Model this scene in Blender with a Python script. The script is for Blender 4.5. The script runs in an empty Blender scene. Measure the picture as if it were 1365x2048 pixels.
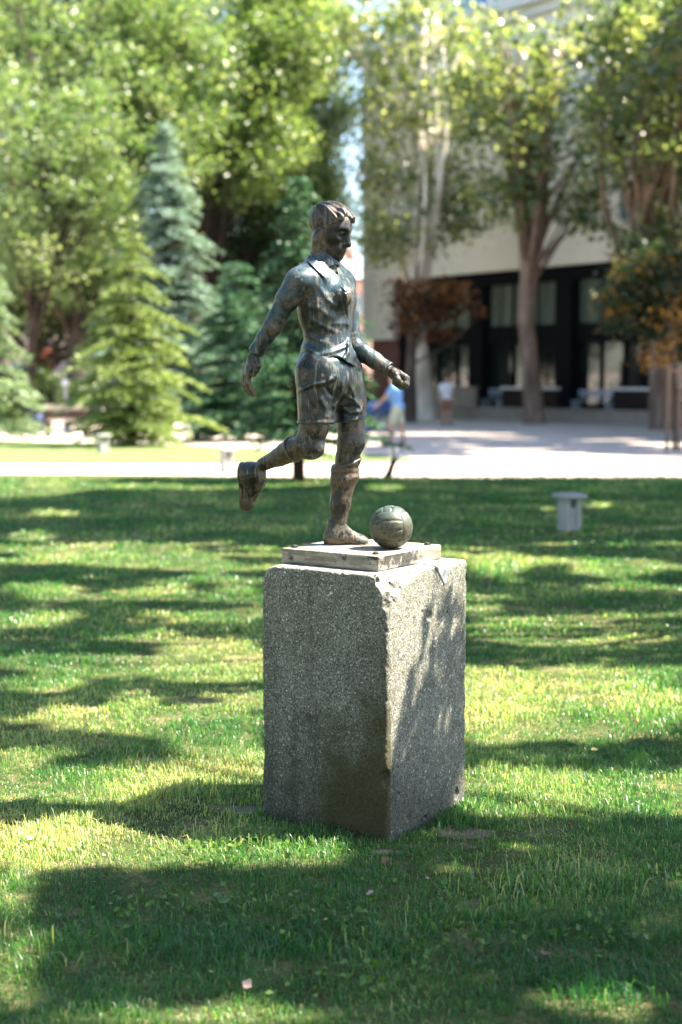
import bpy, bmesh, math, random
import numpy as np
from mathutils import Vector, Matrix, Euler

S = bpy.context.scene
COL = S.collection
random.seed(7)
RNG = np.random.default_rng(11)

# ---------------------------------------------------------------- camera
CAM_H = 1.6
PITCH = math.atan(269 / (50 / 36 * 2048))
cam_d = bpy.data.cameras.new('camera')
cam = bpy.data.objects.new('camera', cam_d)
COL.objects.link(cam)
cam.location = (0, 0, CAM_H)
cam.rotation_euler = (math.pi / 2 - PITCH, 0, 0)
cam_d.sensor_fit = 'VERTICAL'
cam_d.sensor_height = 36
cam_d.sensor_width = 24
cam_d.lens = 50
cam_d.clip_start = 0.1
cam_d.clip_end = 2000
cam_d.dof.use_dof = True
cam_d.dof.focus_distance = 5.02
cam_d.dof.aperture_fstop = 1.9
cam_d.dof.aperture_blades = 0
S.camera = cam

# ---------------------------------------------------------------- sky and sun
SUN_AZ = math.radians(3)        # from +X towards +Y
SUN_EL = math.radians(54)
SUN_DIR = np.array([math.cos(SUN_EL) * math.cos(SUN_AZ), math.cos(SUN_EL) * math.sin(SUN_AZ), math.sin(SUN_EL)])
W = bpy.data.worlds.new('World')
S.world = W
W.use_nodes = True
nt = W.node_tree
nt.nodes.clear()
sky = nt.nodes.new('ShaderNodeTexSky')
sky.sky_type = 'NISHITA'
sky.sun_disc = False
sky.sun_elevation = SUN_EL
sky.sun_rotation = math.pi / 2 - SUN_AZ
sky.altitude = 400
sky.dust_density = 1.2
bg = nt.nodes.new('ShaderNodeBackground')
bg.inputs['Strength'].default_value = 0.085
wo = nt.nodes.new('ShaderNodeOutputWorld')
nt.links.new(sky.outputs[0], bg.inputs[0])
nt.links.new(bg.outputs[0], wo.inputs[0])
sun_l = bpy.data.lights.new('sun', 'SUN')
sun_l.energy = 5.0
sun_l.angle = math.radians(0.53)
sun_l.color = (1.0, 0.90, 0.73)
sun_o = bpy.data.objects.new('sun', sun_l)
COL.objects.link(sun_o)
sun_o.location = (20, 15, 30)
sun_o.rotation_euler = Vector(-SUN_DIR).to_track_quat('-Z', 'Y').to_euler()
S.view_settings.view_transform = 'Standard'
S.view_settings.look = 'None'
S.view_settings.gamma = 1.0
S.view_settings.use_curve_mapping = False
S.view_settings.exposure = 2.65
S.render.film_transparent = False
S.cycles.use_denoising = True
S.cycles.max_bounces = 8
S.cycles.transparent_max_bounces = 6
S.cycles.caustics_reflective = False
S.cycles.caustics_refractive = False
S.cycles.sample_clamp_indirect = 8

# ---------------------------------------------------------------- camera measuring helpers (used only to take positions off the photograph)
FPX = 50 / 36 * 2048
_fw = np.array([0, math.cos(PITCH), -math.sin(PITCH)])
_up = np.array([0, math.sin(PITCH), math.cos(PITCH)])
def ray(u, v):
    return _fw + (u - 682.5) / FPX * np.array([1.0, 0, 0]) - (v - 1024) / FPX * _up
def on_z(u, v, z=0.0):
    r = ray(u, v)
    return r * ((z - CAM_H) / r[2]) + np.array([0, 0, CAM_H])
def on_y(u, v, Y):
    r = ray(u, v)
    return r * (Y / r[1]) + np.array([0, 0, CAM_H])
def to_px(P):
    P = np.asarray(P, dtype=np.float64) - np.array([0, 0, CAM_H])
    d = P @ _fw
    return 682.5 + P[..., 0] / d * FPX, 1024 - (P @ _up) / d * FPX

# ---------------------------------------------------------------- object helpers
def new_obj(name, me, mat=None, parent=None):
    o = bpy.data.objects.new(name, me)
    COL.objects.link(o)
    if mat is not None and me is not None:
        if isinstance(mat, (list, tuple)):
            for m in mat: me.materials.append(m)
        else:
            me.materials.append(mat)
    if parent is not None:
        o.parent = parent
    return o
def tag(o, label=None, cat=None, group=None, kind=None):
    if label: o['label'] = label
    if cat: o['category'] = cat
    if group: o['group'] = group
    if kind: o['kind'] = kind
    return o
def thing(name, label, cat, loc=(0, 0, 0), rotz=0.0, group=None):
    o = bpy.data.objects.new(name, None)
    COL.objects.link(o)
    o.location = loc
    o.rotation_euler = (0, 0, rotz)
    o.empty_display_size = 0.2
    return tag(o, label, cat, group)
def dup(root, loc, rotz=0.0, label=None, scale=None):
    def cp(o, par):
        c = o.copy()
        COL.objects.link(c)
        c.parent = par
        for ch in KIDS.get(o.name, []):
            cp(ch, c)
        return c
    r = cp(root, None)
    r.location = loc
    r.rotation_euler = (0, 0, rotz)
    if scale: r.scale = scale
    if label: r['label'] = label
    return r
KIDS = {}
def note_kids(root):
    for o in [root] + list(root.children_recursive):
        KIDS[o.name] = list(o.children)
def mesh_np(name, V, F, smooth=False):
    """V (n,3); F (m,3) or (m,4) int array, or list of such arrays."""
    me = bpy.data.meshes.new(name)
    Fs = [np.asarray(f) for f in (F if isinstance(F, list) else [F])]
    V = np.asarray(V, dtype=np.float32)
    me.vertices.add(len(V))
    me.vertices.foreach_set('co', V.ravel())
    nl = sum(f.size for f in Fs)
    npol = sum(len(f) for f in Fs)
    me.loops.add(nl)
    me.loops.foreach_set('vertex_index', np.concatenate([f.ravel() for f in Fs]).astype(np.int32))
    me.polygons.add(npol)
    tot = np.concatenate([np.full(len(f), f.shape[1], np.int32) for f in Fs])
    st = np.concatenate([[0], np.cumsum(tot)[:-1]]).astype(np.int32)
    me.polygons.foreach_set('loop_start', st)
    me.polygons.foreach_set('loop_total', tot)
    if smooth:
        me.polygons.foreach_set('use_smooth', np.ones(npol, dtype=bool))
    me.update(calc_edges=True)
    me.validate()
    return me
def set_attr(me, name, vals, dom='POINT'):
    a = me.attributes.new(name, 'FLOAT', dom)
    a.data.foreach_set('value', np.asarray(vals, dtype=np.float32))
class BM:
    """collects boxes, tubes and lathes into ONE mesh"""
    def __init__(s): s.bm = bmesh.new()
    def box(s, c, d, rot=None, bev=0.0):
        r = bmesh.ops.create_cube(s.bm, size=1.0)
        vs = r['verts']
        bmesh.ops.scale(s.bm, vec=d, verts=vs)
        if bev > 0:
            es = list({e for v in vs for e in v.link_edges})
            rr = bmesh.ops.bevel(s.bm, geom=es, offset=bev, segments=2, affect='EDGES', profile=0.5)
            vs = list({v for f in rr['faces'] for v in f.verts} | {v for v in vs if v.is_valid})
        if rot is not None: bmesh.ops.rotate(s.bm, cent=(0, 0, 0), matrix=Euler(rot).to_matrix(), verts=vs)
        bmesh.ops.translate(s.bm, vec=c, verts=vs)
        return s
    def tube(s, pts, rad, n=10, cap=True):
        pts = [Vector(p) for p in pts]
        if not isinstance(rad, (list, tuple)): rad = [rad] * len(pts)
        rings = []
        pa = None
        for i, p in enumerate(pts):
            t = (pts[min(i + 1, len(pts) - 1)] - pts[max(i - 1, 0)]).normalized()
            if pa is None:
                pa = Vector((0, 1, 0)) if abs(t.y) < 0.9 else Vector((1, 0, 0))
            a = (pa - t * pa.dot(t)).normalized()
            pa = a
            b = t.cross(a)
            rings.append([s.bm.verts.new(p + (a * math.cos(2 * math.pi * k / n) + b * math.sin(2 * math.pi * k / n)) * rad[i]) for k in range(n)])
        for i in range(len(rings) - 1):
            for k in range(n):
                s.bm.faces.new((rings[i][k], rings[i][(k + 1) % n], rings[i + 1][(k + 1) % n], rings[i + 1][k]))
        if cap:
            s.bm.faces.new(rings[0][::-1])
            s.bm.faces.new(rings[-1])
        return s
    def lathe(s, prof, c=(0, 0, 0), n=24, sx=1.0, sy=1.0):
        rings = []
        for r, z in prof:
            rings.append([s.bm.verts.new((c[0] + sx * r * math.cos(2 * math.pi * k / n), c[1] + sy * r * math.sin(2 * math.pi * k / n), c[2] + z)) for k in range(n)])
        for i in range(len(rings) - 1):
            for k in range(n):
                s.bm.faces.new((rings[i][k], rings[i][(k + 1) % n], rings[i + 1][(k + 1) % n], rings[i + 1][k]))
        s.bm.faces.new(rings[0][::-1])
        s.bm.faces.new(rings[-1])
        return s
    def build(s, name, mat, parent=None, smooth=False):
        bmesh.ops.recalc_face_normals(s.bm, faces=s.bm.faces[:])
        me = bpy.data.meshes.new(name)
        s.bm.to_mesh(me)
        s.bm.free()
        if smooth:
            me.polygons.foreach_set('use_smooth', [True] * len(me.polygons))
        return new_obj(name, me, mat, parent)

# ---------------------------------------------------------------- material helpers
class NT:
    def __init__(s, name):
        s.m = bpy.data.materials.new(name)
        s.m.use_nodes = True
        s.t = s.m.node_tree
        s.t.nodes.clear()
        s.out = s.n('ShaderNodeOutputMaterial')
    def n(s, typ, **kw):
        nd = s.t.nodes.new(typ)
        for k, v in kw.items():
            if k in nd.inputs.keys() if isinstance(k, str) else False:
                nd.inputs[k].default_value = v
            else:
                setattr(nd, k, v)
        return nd
    def l(s, a, b): s.t.links.new(a, b)
    def val(s, x, sock):
        if hasattr(x, 'links') or isinstance(x, bpy.types.NodeSocket): s.l(x, sock)
        else: sock.default_value = x
    def coord(s, kind='Object', scale=(1, 1, 1)):
        tc = s.n('ShaderNodeTexCoord')
        mp = s.n('ShaderNodeMapping')
        mp.inputs['Scale'].default_value = scale
        s.l(tc.outputs[kind], mp.inputs[0])
        return mp.outputs[0]
    def pos(s, scale=(1, 1, 1)):
        g = s.n('ShaderNodeNewGeometry')
        mp = s.n('ShaderNodeMapping')
        mp.inputs['Scale'].default_value = scale
        s.l(g.outputs['Position'], mp.inputs[0])
        return mp.outputs[0]
    def noise(s, vec, scale, detail=4, rough=0.55, dist=0.0):
        nd = s.n('ShaderNodeTexNoise')
        nd.inputs['Scale'].default_value = scale
        nd.inputs['Detail'].default_value = detail
        nd.inputs['Roughness'].default_value = rough
        nd.inputs['Distortion'].default_value = dist
        if vec is not None: s.l(vec, nd.inputs['Vector'])
        return nd.outputs['Fac']
    def voro(s, vec, scale, feat='F1', out='Distance', rnd=1.0):
        nd = s.n('ShaderNodeTexVoronoi')
        nd.feature = feat
        nd.inputs['Scale'].default_value = scale
        nd.inputs['Randomness'].default_value = rnd
        if vec is not None: s.l(vec, nd.inputs['Vector'])
        return nd.outputs[out]
    def ramp(s, fac, stops, interp='LINEAR'):
        r = s.n('ShaderNodeValToRGB')
        e = r.color_ramp.elements
        r.color_ramp.interpolation = interp
        while len(e) > len(stops): e.remove(e[-1])
        while len(e) < len(stops): e.new(0.5)
        for q, (p, c) in zip(e, stops):
            q.position = p
            q.color = (*c, 1) if isinstance(c, (tuple, list)) else (c, c, c, 1)
        s.l(fac, r.inputs[0])
        return r.outputs[0]
    def mix(s, fac, a, b, mode='MIX'):
        m = s.n('ShaderNodeMix')
        m.data_type = 'RGBA'
        m.blend_type = mode
        s.val(fac, m.inputs[0])
        for x, k in ((a, 6), (b, 7)):
            if isinstance(x, (tuple, list)): m.inputs[k].default_value = (*x, 1)
            else: s.val(x, m.inputs[k])
        return m.outputs[2]
    def math(s, op, a, b=0.5, clamp=False):
        m = s.n('ShaderNodeMath')
        m.operation = op
        m.use_clamp = clamp
        s.val(a, m.inputs[0])
        s.val(b, m.inputs[1])
        return m.outputs[0]
    def bump(s, h, strength=0.5, dist=0.01, normal=None):
        b = s.n('ShaderNodeBump')
        b.inputs['Strength'].default_value = strength
        b.inputs['Distance'].default_value = dist
        s.l(h, b.inputs['Height'])
        if normal is not None: s.l(normal, b.inputs['Normal'])
        return b.outputs[0]
    def pbr(s, color, rough=0.6, metal=0.0, normal=None, spec=0.5, **kw):
        p = s.n('ShaderNodeBsdfPrincipled')
        if isinstance(color, (tuple, list)): p.inputs['Base Color'].default_value = (*color, 1)
        else: s.l(color, p.inputs['Base Color'])
        s.val(rough, p.inputs['Roughness'])
        s.val(metal, p.inputs['Metallic'])
        p.inputs['Specular IOR Level'].default_value = spec
        if normal is not None: s.l(normal, p.inputs['Normal'])
        for k, v in kw.items(): s.val(v, p.inputs[k.replace('_', ' ')])
        s.l(p.outputs[0], s.out.inputs[0])
        return p
def simple(name, col, rough=0.7, var=0.15, scale=6.0, metal=0.0, bump=0.0):
    t = NT(name)
    v = t.coord('Object')
    nz = t.noise(v, scale, 5)
    c = t.ramp(nz, [(0.3, tuple(x * (1 - var) for x in col)), (0.7, tuple(min(1, x * (1 + var)) for x in col))])
    nrm = t.bump(t.noise(v, scale * 6, 4), bump, 0.02) if bump else None
    t.pbr(c, rough, metal, nrm)
    return t.m
SDFQ = 1.0
# ---------------------------------------------------------------- signed-distance modelling: shapes are blended as fields and then meshed
def smin(a, b, k):
    h = np.maximum(k - np.abs(a - b), 0) / k
    return np.minimum(a, b) - h * h * k * 0.25
def smax(a, b, k): return -smin(-a, -b, k)
def cap(P, a, b, ra, rb):
    a = np.asarray(a, np.float32); b = np.asarray(b, np.float32)
    ba = b - a
    pa = P - a
    t = np.clip(pa @ ba / max(float(ba @ ba), 1e-12), 0, 1)
    d = pa - t[:, None] * ba
    return np.sqrt((d * d).sum(1)) - (ra + (rb - ra) * t)
def chain(P, pts, rs, k=0.01):
    d = None
    for i in range(len(pts) - 1):
        q = cap(P, pts[i], pts[i + 1], rs[i], rs[i + 1])
        d = q if d is None else smin(d, q, k)
    return d
def ell(P, c, r, R=None):
    q = P - np.asarray(c, np.float32)
    if R is not None: q = q @ np.asarray(R, np.float32)      # columns of R = local axes
    r = np.asarray(r, np.float32)
    k0 = np.sqrt(((q / r) ** 2).sum(1))
    k1 = np.sqrt(((q / (r * r)) ** 2).sum(1)) + 1e-9
    return k0 * (k0 - 1) / k1
def rbox(P, c, h, rad, R=None):
    q = P - np.asarray(c, np.float32)
    if R is not None: q = q @ np.asarray(R, np.float32)
    q = np.abs(q) - (np.asarray(h, np.float32) - rad)
    return np.sqrt((np.maximum(q, 0) ** 2).sum(1)) + np.minimum(q.max(1), 0) - rad
def plane(P, c, n):
    n = np.asarray(n, np.float32); n = n / np.linalg.norm(n)
    return (P - np.asarray(c, np.float32)) @ n
def loft(P, keys):
    """stacked ellipses: keys (z, cx, cy, front-back half, side half, facing angle) listed from low to high z"""
    K = np.array(keys, dtype=np.float64)
    z = K[:, 0]
    zz = np.linspace(z[0], z[-1], 160)
    C = []
    for j in range(1, K.shape[1]):                            # smooth interpolation
        m = np.gradient(K[:, j], z)
        i = np.clip(np.searchsorted(z, zz) - 1, 0, len(z) - 2)
        h = z[i + 1] - z[i]
        t = (zz - z[i]) / h
        C.append((2 * t**3 - 3 * t**2 + 1) * K[i, j] + (t**3 - 2 * t**2 + t) * h * m[i] + (-2 * t**3 + 3 * t**2) * K[i + 1, j] + (t**3 - t**2) * h * m[i + 1])
    cx, cy, b, a, ang = [np.interp(P[:, 2], zz, c).astype(np.float32) for c in C]
    ca, sa = np.cos(ang), np.sin(ang)
    x = P[:, 0] - cx; y = P[:, 1] - cy
    f = x * ca + y * sa
    s = -x * sa + y * ca
    k0 = np.sqrt((f / b) ** 2 + (s / a) ** 2)
    k1 = np.sqrt((f / b**2) ** 2 + (s / a**2) ** 2) + 1e-6
    d = k0 * (k0 - 1) / k1
    d = np.where(k0 < 0.3, -np.minimum(a, b) * 0.7, d)
    return np.maximum(d, np.maximum(zz[0] - P[:, 2], P[:, 2] - zz[-1]))
_perm = np.random.default_rng(3).random(4096).astype(np.float32)
def vnoise(P, s, seed=0):
    q = P * np.float32(s) + np.float32(seed * 17.3 + 100)
    i = np.floor(q).astype(np.int64)
    f = (q - i).astype(np.float32)
    f = f * f * (3 - 2 * f)
    def h(a, b, c): return _perm[((i[:, 0] + a) * 73 + (i[:, 1] + b) * 1193 + (i[:, 2] + c) * 2713 + seed * 331) & 4095]
    x0 = h(0, 0, 0) * (1 - f[:, 0]) + h(1, 0, 0) * f[:, 0]
    x1 = h(0, 1, 0) * (1 - f[:, 0]) + h(1, 1, 0) * f[:, 0]
    x2 = h(0, 0, 1) * (1 - f[:, 0]) + h(1, 0, 1) * f[:, 0]
    x3 = h(0, 1, 1) * (1 - f[:, 0]) + h(1, 1, 1) * f[:, 0]
    return ((x0 * (1 - f[:, 1]) + x1 * f[:, 1]) * (1 - f[:, 2]) + (x2 * (1 - f[:, 1]) + x3 * f[:, 1]) * f[:, 2]) - 0.5
def fbm(P, s, o=3, seed=0):
    d = 0; a = 1.0
    for k in range(o):
        d = d + a * vnoise(P, s, seed + k); s *= 2.03; a *= 0.5
    return d
def sdf_mesh(name, fn, lo, hi, h, smooth=True):
    lo = np.asarray(lo, np.float32); hi = np.asarray(hi, np.float32)
    B = 8
    nb = np.ceil((hi - lo) / h / B).astype(int) + 1
    n = nb * B
    bx = np.stack(np.meshgrid(*[np.arange(k) for k in nb], indexing='ij'), -1).reshape(-1, 3)
    cen = lo + (bx * B + (B - 1) / 2).astype(np.float32) * h
    dc = fn(cen.astype(np.float32))
    act = np.abs(dc) < B * h * 1.25
    G = np.where(dc < 0, -1.0, 1.0).astype(np.float32).reshape(nb)
    G = np.repeat(np.repeat(np.repeat(G, B, 0), B, 1), B, 2) * h * 4
    off = np.stack(np.meshgrid(*[np.arange(B)] * 3, indexing='ij'), -1).reshape(-1, 3)
    ab = bx[act]
    for s in range(0, len(ab), 600):
        ii = (ab[s:s + 600, None, :] * B + off[None]).reshape(-1, 3)
        G[ii[:, 0], ii[:, 1], ii[:, 2]] = fn(lo + ii.astype(np.float32) * h)
    # naive surface nets
    I = G < 0
    c = np.zeros(tuple(n - 1), np.int8)
    for a in (0, 1):
        for b in (0, 1):
            for d in (0, 1):
                c += I[a:n[0] - 1 + a, b:n[1] - 1 + b, d:n[2] - 1 + d]
    cells = np.argwhere((c > 0) & (c < 8))
    idx = np.full(tuple(n - 1), -1, np.int32)
    idx[cells[:, 0], cells[:, 1], cells[:, 2]] = np.arange(len(cells))
    cor = [(a, b, d) for a in (0, 1) for b in (0, 1) for d in (0, 1)]
    g = {q: G[cells[:, 0] + q[0], cells[:, 1] + q[1], cells[:, 2] + q[2]] for q in cor}
    acc = np.zeros((len(cells), 3), np.float32); cnt = np.zeros(len(cells), np.float32)
    for ax in range(3):
        for q in cor:
            if q[ax]: continue
            r = tuple(1 if k == ax else q[k] for k in range(3))
            m = (g[q] < 0) != (g[r] < 0)
            den = g[q] - g[r]
            t = np.where(m, g[q] / np.where(np.abs(den) < 1e-12, 1e-12, den), 0)
            p = np.tile(np.array(q, np.float32), (len(cells), 1))
            p[:, ax] = t
            acc += p * m[:, None]; cnt += m
    V = lo + (cells + acc / cnt[:, None]) * h
    F = []
    for ax in range(3):
        u, w = (ax + 1) % 3, (ax + 2) % 3
        sl0 = [slice(1, None)] * 3; sl1 = [slice(1, None)] * 3
        sl0[ax] = slice(0, -1)
        A = I[tuple(sl0)]; Bb = I[tuple(sl1)]
        e = np.argwhere(A != Bb)
        e[:, u] += 1; e[:, w] += 1
        keep = (e[:, u] < n[u] - 1) & (e[:, w] < n[w] - 1)
        e = e[keep]
        fl = I[e[:, 0], e[:, 1], e[:, 2]]
        def at(du, dw):
            k = e.copy(); k[:, u] -= du; k[:, w] -= dw
            return idx[k[:, 0], k[:, 1], k[:, 2]]
        q = np.stack([at(1, 1), at(0, 1), at(0, 0), at(1, 0)], 1)
        q[~fl] = q[~fl][:, ::-1]
        F.append(q[(q >= 0).all(1)])
    return mesh_np(name, V, np.concatenate(F), smooth)
# ---------------------------------------------------------------- ground, lawns, path
def gravel_mat():
    t = NT('gravel')
    v = t.pos()
    c = t.ramp(t.noise(v, 1.1, 6), [(0.3, (0.46, 0.385, 0.335)), (0.7, (0.58, 0.49, 0.43))])
    c = t.mix(t.math('MULTIPLY', t.noise(v, 60, 3), 0.35), c, (0.30, 0.26, 0.23))
    t.pbr(c, 0.9, 0.0, t.bump(t.noise(v, 90, 3), 0.3, 0.01), 0.2)
    return t.m
def lawn_mat():
    t = NT('lawn_soil')
    v = t.pos()
    c = t.ramp(t.noise(v, 5, 6), [(0.3, (0.04, 0.062, 0.018)), (0.5, (0.09, 0.10, 0.038)), (0.7, (0.22, 0.19, 0.10))])
    c = t.mix(t.ramp(t.noise(v, 45, 4), [(0.4, 0.0), (0.7, 0.6)]), c, (0.03, 0.026, 0.014))
    t.pbr(c, 0.95, 0.0, t.bump(t.noise(v, 70, 4), 0.8, 0.03), 0.1)
    return t.m
def far_lawn_mat():
    t = NT('far_lawn')
    v = t.pos()
    c = t.ramp(t.noise(v, 2.5, 6), [(0.3, (0.10, 0.16, 0.05)), (0.7, (0.17, 0.22, 0.085))])
    p = t.pbr(c, 0.9, 0.0, t.bump(t.noise(v, 60, 4), 0.8, 0.03), 0.15)
    return t.m
M_gravel = gravel_mat()
M_lawn = lawn_mat()
M_farlawn = far_lawn_mat()
def sheet(name, poly, z, mat, thick=0.0, sub=None):
    bm = bmesh.new()
    f = bm.faces.new([bm.verts.new((x, y, z)) for x, y in poly])
    if thick:
        r = bmesh.ops.extrude_face_region(bm, geom=[f])
        for q in r['geom']:
            if isinstance(q, bmesh.types.BMVert): q.co.z -= thick
    bmesh.ops.recalc_face_normals(bm, faces=bm.faces[:])
    me = bpy.data.meshes.new(name)
    bm.to_mesh(me); bm.free()
    return tag(new_obj(name, me, mat), kind='structure')
sheet('ground', [(-700, -300), (700, -300), (700, 1400), (-700, 1400)], -0.035, M_gravel)
PATH_Y = 22.7
# near lawn: gently uneven under the grass
def lawn_z(x, y):
    P = np.stack([x, y, np.zeros_like(x)], 1).astype(np.float32)
    near = np.clip((14 - y) / 6, 0, 1)
    ped = np.clip((np.hypot(x - 0.09, y - 5.13) - 0.5) / 0.6, 0, 1)
    return (fbm(P, 0.9, 2, 40) * 0.035 + fbm(P, 4.0, 2, 41) * 0.012) * near * (0.3 + 0.7 * ped)
gx = np.linspace(-40, 40, 401); gy = np.linspace(-12, PATH_Y, 241)
GX, GY = np.meshgrid(gx, gy, indexing='ij')
wob = np.where(GY > PATH_Y - 0.01, 0.9 * np.clip(-(GX - 0.5) / 5, 0, 1) + 0.05 * np.sin(GX * 1.7) + 0.04 * np.sin(GX * 4.1), 0)
V = np.stack([GX.ravel(), (GY + wob).ravel(), lawn_z(GX.ravel(), GY.ravel())], 1)
n0, n1 = GX.shape
I = np.arange(n0 * n1).reshape(n0, n1)
F = np.stack([I[:-1, :-1], I[1:, :-1], I[1:, 1:], I[:-1, 1:]], -1).reshape(-1, 4)
tag(new_obj('lawn', mesh_np('lawn', V, F, True), M_lawn), kind='structure')
sheet('lawn', [(-60, 26.9), (-2, 27.1), (1.55, 27.7), (1.2, 29.2), (-2.5, 33), (-8, 36.2), (-20, 37.2), (-60, 38)], -0.006, M_farlawn, 0.05)
# bare soil by the foot of the pedestal
def soil_mat(name, a, b, rough):
    t = NT(name)
    v = t.pos()
    c = t.ramp(t.noise(v, 14, 6), [(0.3, a), (0.7, b)])
    t.pbr(c, rough, 0.0, t.bump(t.noise(v, 60, 5), 0.7, 0.02), 0.4)
    return t.m
M_soil = soil_mat('bare_soil', (0.10, 0.07, 0.05), (0.22, 0.165, 0.12), 0.95)
M_mud = soil_mat('wet_mud', (0.05, 0.035, 0.018), (0.14, 0.09, 0.035), 0.28)
SOIL = [((925, 1668), 0.12, 0.075, M_soil), ((486, 1620), 0.12, 0.05, M_mud), ((775, 1708), 0.06, 0.03, M_soil)]
def soil_patch(c, rx, ry, m, seed):
    P0 = on_z(*c)
    rg = np.random.default_rng(seed)
    n = 26
    ph = rg.random(5) * 6.28
    a = np.arange(n) * 2 * math.pi / n
    k = 1 + 0.18 * np.sin(2 * a + ph[0]) + 0.14 * np.sin(3 * a + ph[1]) + 0.1 * np.sin(5 * a + ph[2])
    V = [(P0[0], P0[1], 0)] ; F = []
    for ring in (0.5, 1.0):
        for i in range(n): V.append((P0[0] + math.cos(a[i]) * rx * k[i] * ring, P0[1] + math.sin(a[i]) * ry * k[i] * ring, 0))
    V = np.array(V); V[:, 2] = lawn_z(V[:, 0], V[:, 1]) + 0.006
    V[n + 1:, 2] -= 0.004
    T = np.array([(0, 1 + i, 1 + (i + 1) % n) for i in range(n)])
    Q = np.array([(1 + i, 1 + n + i, 1 + n + (i + 1) % n, 1 + (i + 1) % n) for i in range(n)])
    tag(new_obj('soil_patch', mesh_np('soil_patch', V, [T, Q], True), m), kind='structure')
for k, (c, rx, ry, m) in enumerate(SOIL): soil_patch(c, rx, ry, m, k)
# ---------------------------------------------------------------- foliage helpers
def leaf_mat(name, a, b, c, trans=0.45, gloss=0.35, rough=0.4, back=1.25):
    """a..c: reflected colours picked leaf by leaf; light also passes through the blade"""
    t = NT(name)
    at = t.n('ShaderNodeAttribute'); at.attribute_name = 'rnd'
    col = t.ramp(at.outputs['Fac'], [(0.0, a), (0.55, b), (1.0, c)])
    p = t.n('ShaderNodeBsdfPrincipled')
    t.l(col, p.inputs['Base Color'])
    p.inputs['Roughness'].default_value = rough
    p.inputs['Specular IOR Level'].default_value = gloss
    tr = t.n('ShaderNodeBsdfTranslucent')
    tc = t.mix(1.0, col, (back * 1.15, back * 1.25, back * 0.55), 'MULTIPLY')
    t.l(tc, tr.inputs[0])
    mx = t.n('ShaderNodeMixShader')
    mx.inputs[0].default_value = trans
    t.l(p.outputs[0], mx.inputs[1]); t.l(tr.outputs[0], mx.inputs[2])
    t.l(mx.outputs[0], t.out.inputs[0])
    return t.m
def bark_mat(name, a, b, c, scale=4):
    t = NT(name)
    v = t.coord('Object', (1, 1, 0.35))
    base = t.ramp(t.noise(v, scale, 5, 0.6, 0.5), [(0.35, a), (0.5, b), (0.68, c)])
    t.pbr(base, 0.85, 0.0, t.bump(t.noise(v, scale * 5, 4), 0.6, 0.03), 0.2)
    return t.m
def rand_frames(n, rg, up=0.6):
    nrm_ = rg.normal(size=(n, 3)); nrm_[:, 2] += up * 1.6
    nrm_ /= np.linalg.norm(nrm_, axis=1, keepdims=True)
    a = rg.normal(size=(n, 3)); a -= nrm_ * (a * nrm_).sum(1, keepdims=True)
    a /= np.linalg.norm(a, axis=1, keepdims=True)
    return nrm_, a, np.cross(nrm_, a)
def leaf_mesh(name, C, size, rg, aspect=0.75, fold=0.25, up=0.6, rnd=None):
    """each leaf: two triangles folded along the midrib"""
    n = len(C)
    N, A, B = rand_frames(n, rg, up)
    s = size * rg.uniform(0.65, 1.25, n)[:, None]
    V = np.empty((n, 4, 3))
    V[:, 0] = C - A * s * 0.5
    V[:, 2] = C + A * s * 0.5 - N * s * 0.1
    V[:, 1] = C + B * s * aspect * 0.5 + N * s * fold * 0.5 - A * s * 0.05
    V[:, 3] = C - B * s * aspect * 0.5 + N * s * fold * 0.5 - A * s * 0.05
    i = np.arange(n)[:, None] * 4
    F = np.concatenate([i + np.array([0, 1, 2]), i + np.array([0, 2, 3])])
    me = mesh_np(name, V.reshape(-1, 3), F)
    r = rg.random(n) if rnd is None else rnd
    set_attr(me, 'rnd', np.repeat(r, 4))
    return me
def limb_tubes(bm, paths):
    for pts, rs, n in paths: bm.tube(pts, rs, n)
def bez(p0, p1, sag, n=5, wob=0.0, rg=None):
    p0 = np.array(p0, float); p1 = np.array(p1, float)
    out = []
    L = np.linalg.norm(p1 - p0)
    off = rg.normal(size=3) * wob * L if rg is not None else np.zeros(3)
    for k in range(n):
        t = k / (n - 1)
        out.append(p0 * (1 - t) + p1 * t + np.array([0, 0, sag * L]) * 4 * t * (1 - t) + off * math.sin(math.pi * t))
    return out
def clumps_in(rg, blobs, n):
    """blobs: (centre, radii, weight): clump centres lie mostly in the outer part of each mass"""
    w = np.array([b[2] for b in blobs], float); w /= w.sum()
    out = []
    for (c, r, _), k in zip(blobs, rg.multinomial(n, w)):
        d = rg.normal(size=(k, 3)); d /= np.linalg.norm(d, axis=1, keepdims=True)
        rr = rg.uniform(0.15, 1.0, k) ** 0.45
        out.append(np.array(c) + d * rr[:, None] * np.array(r))
    return np.concatenate(out)
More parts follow.
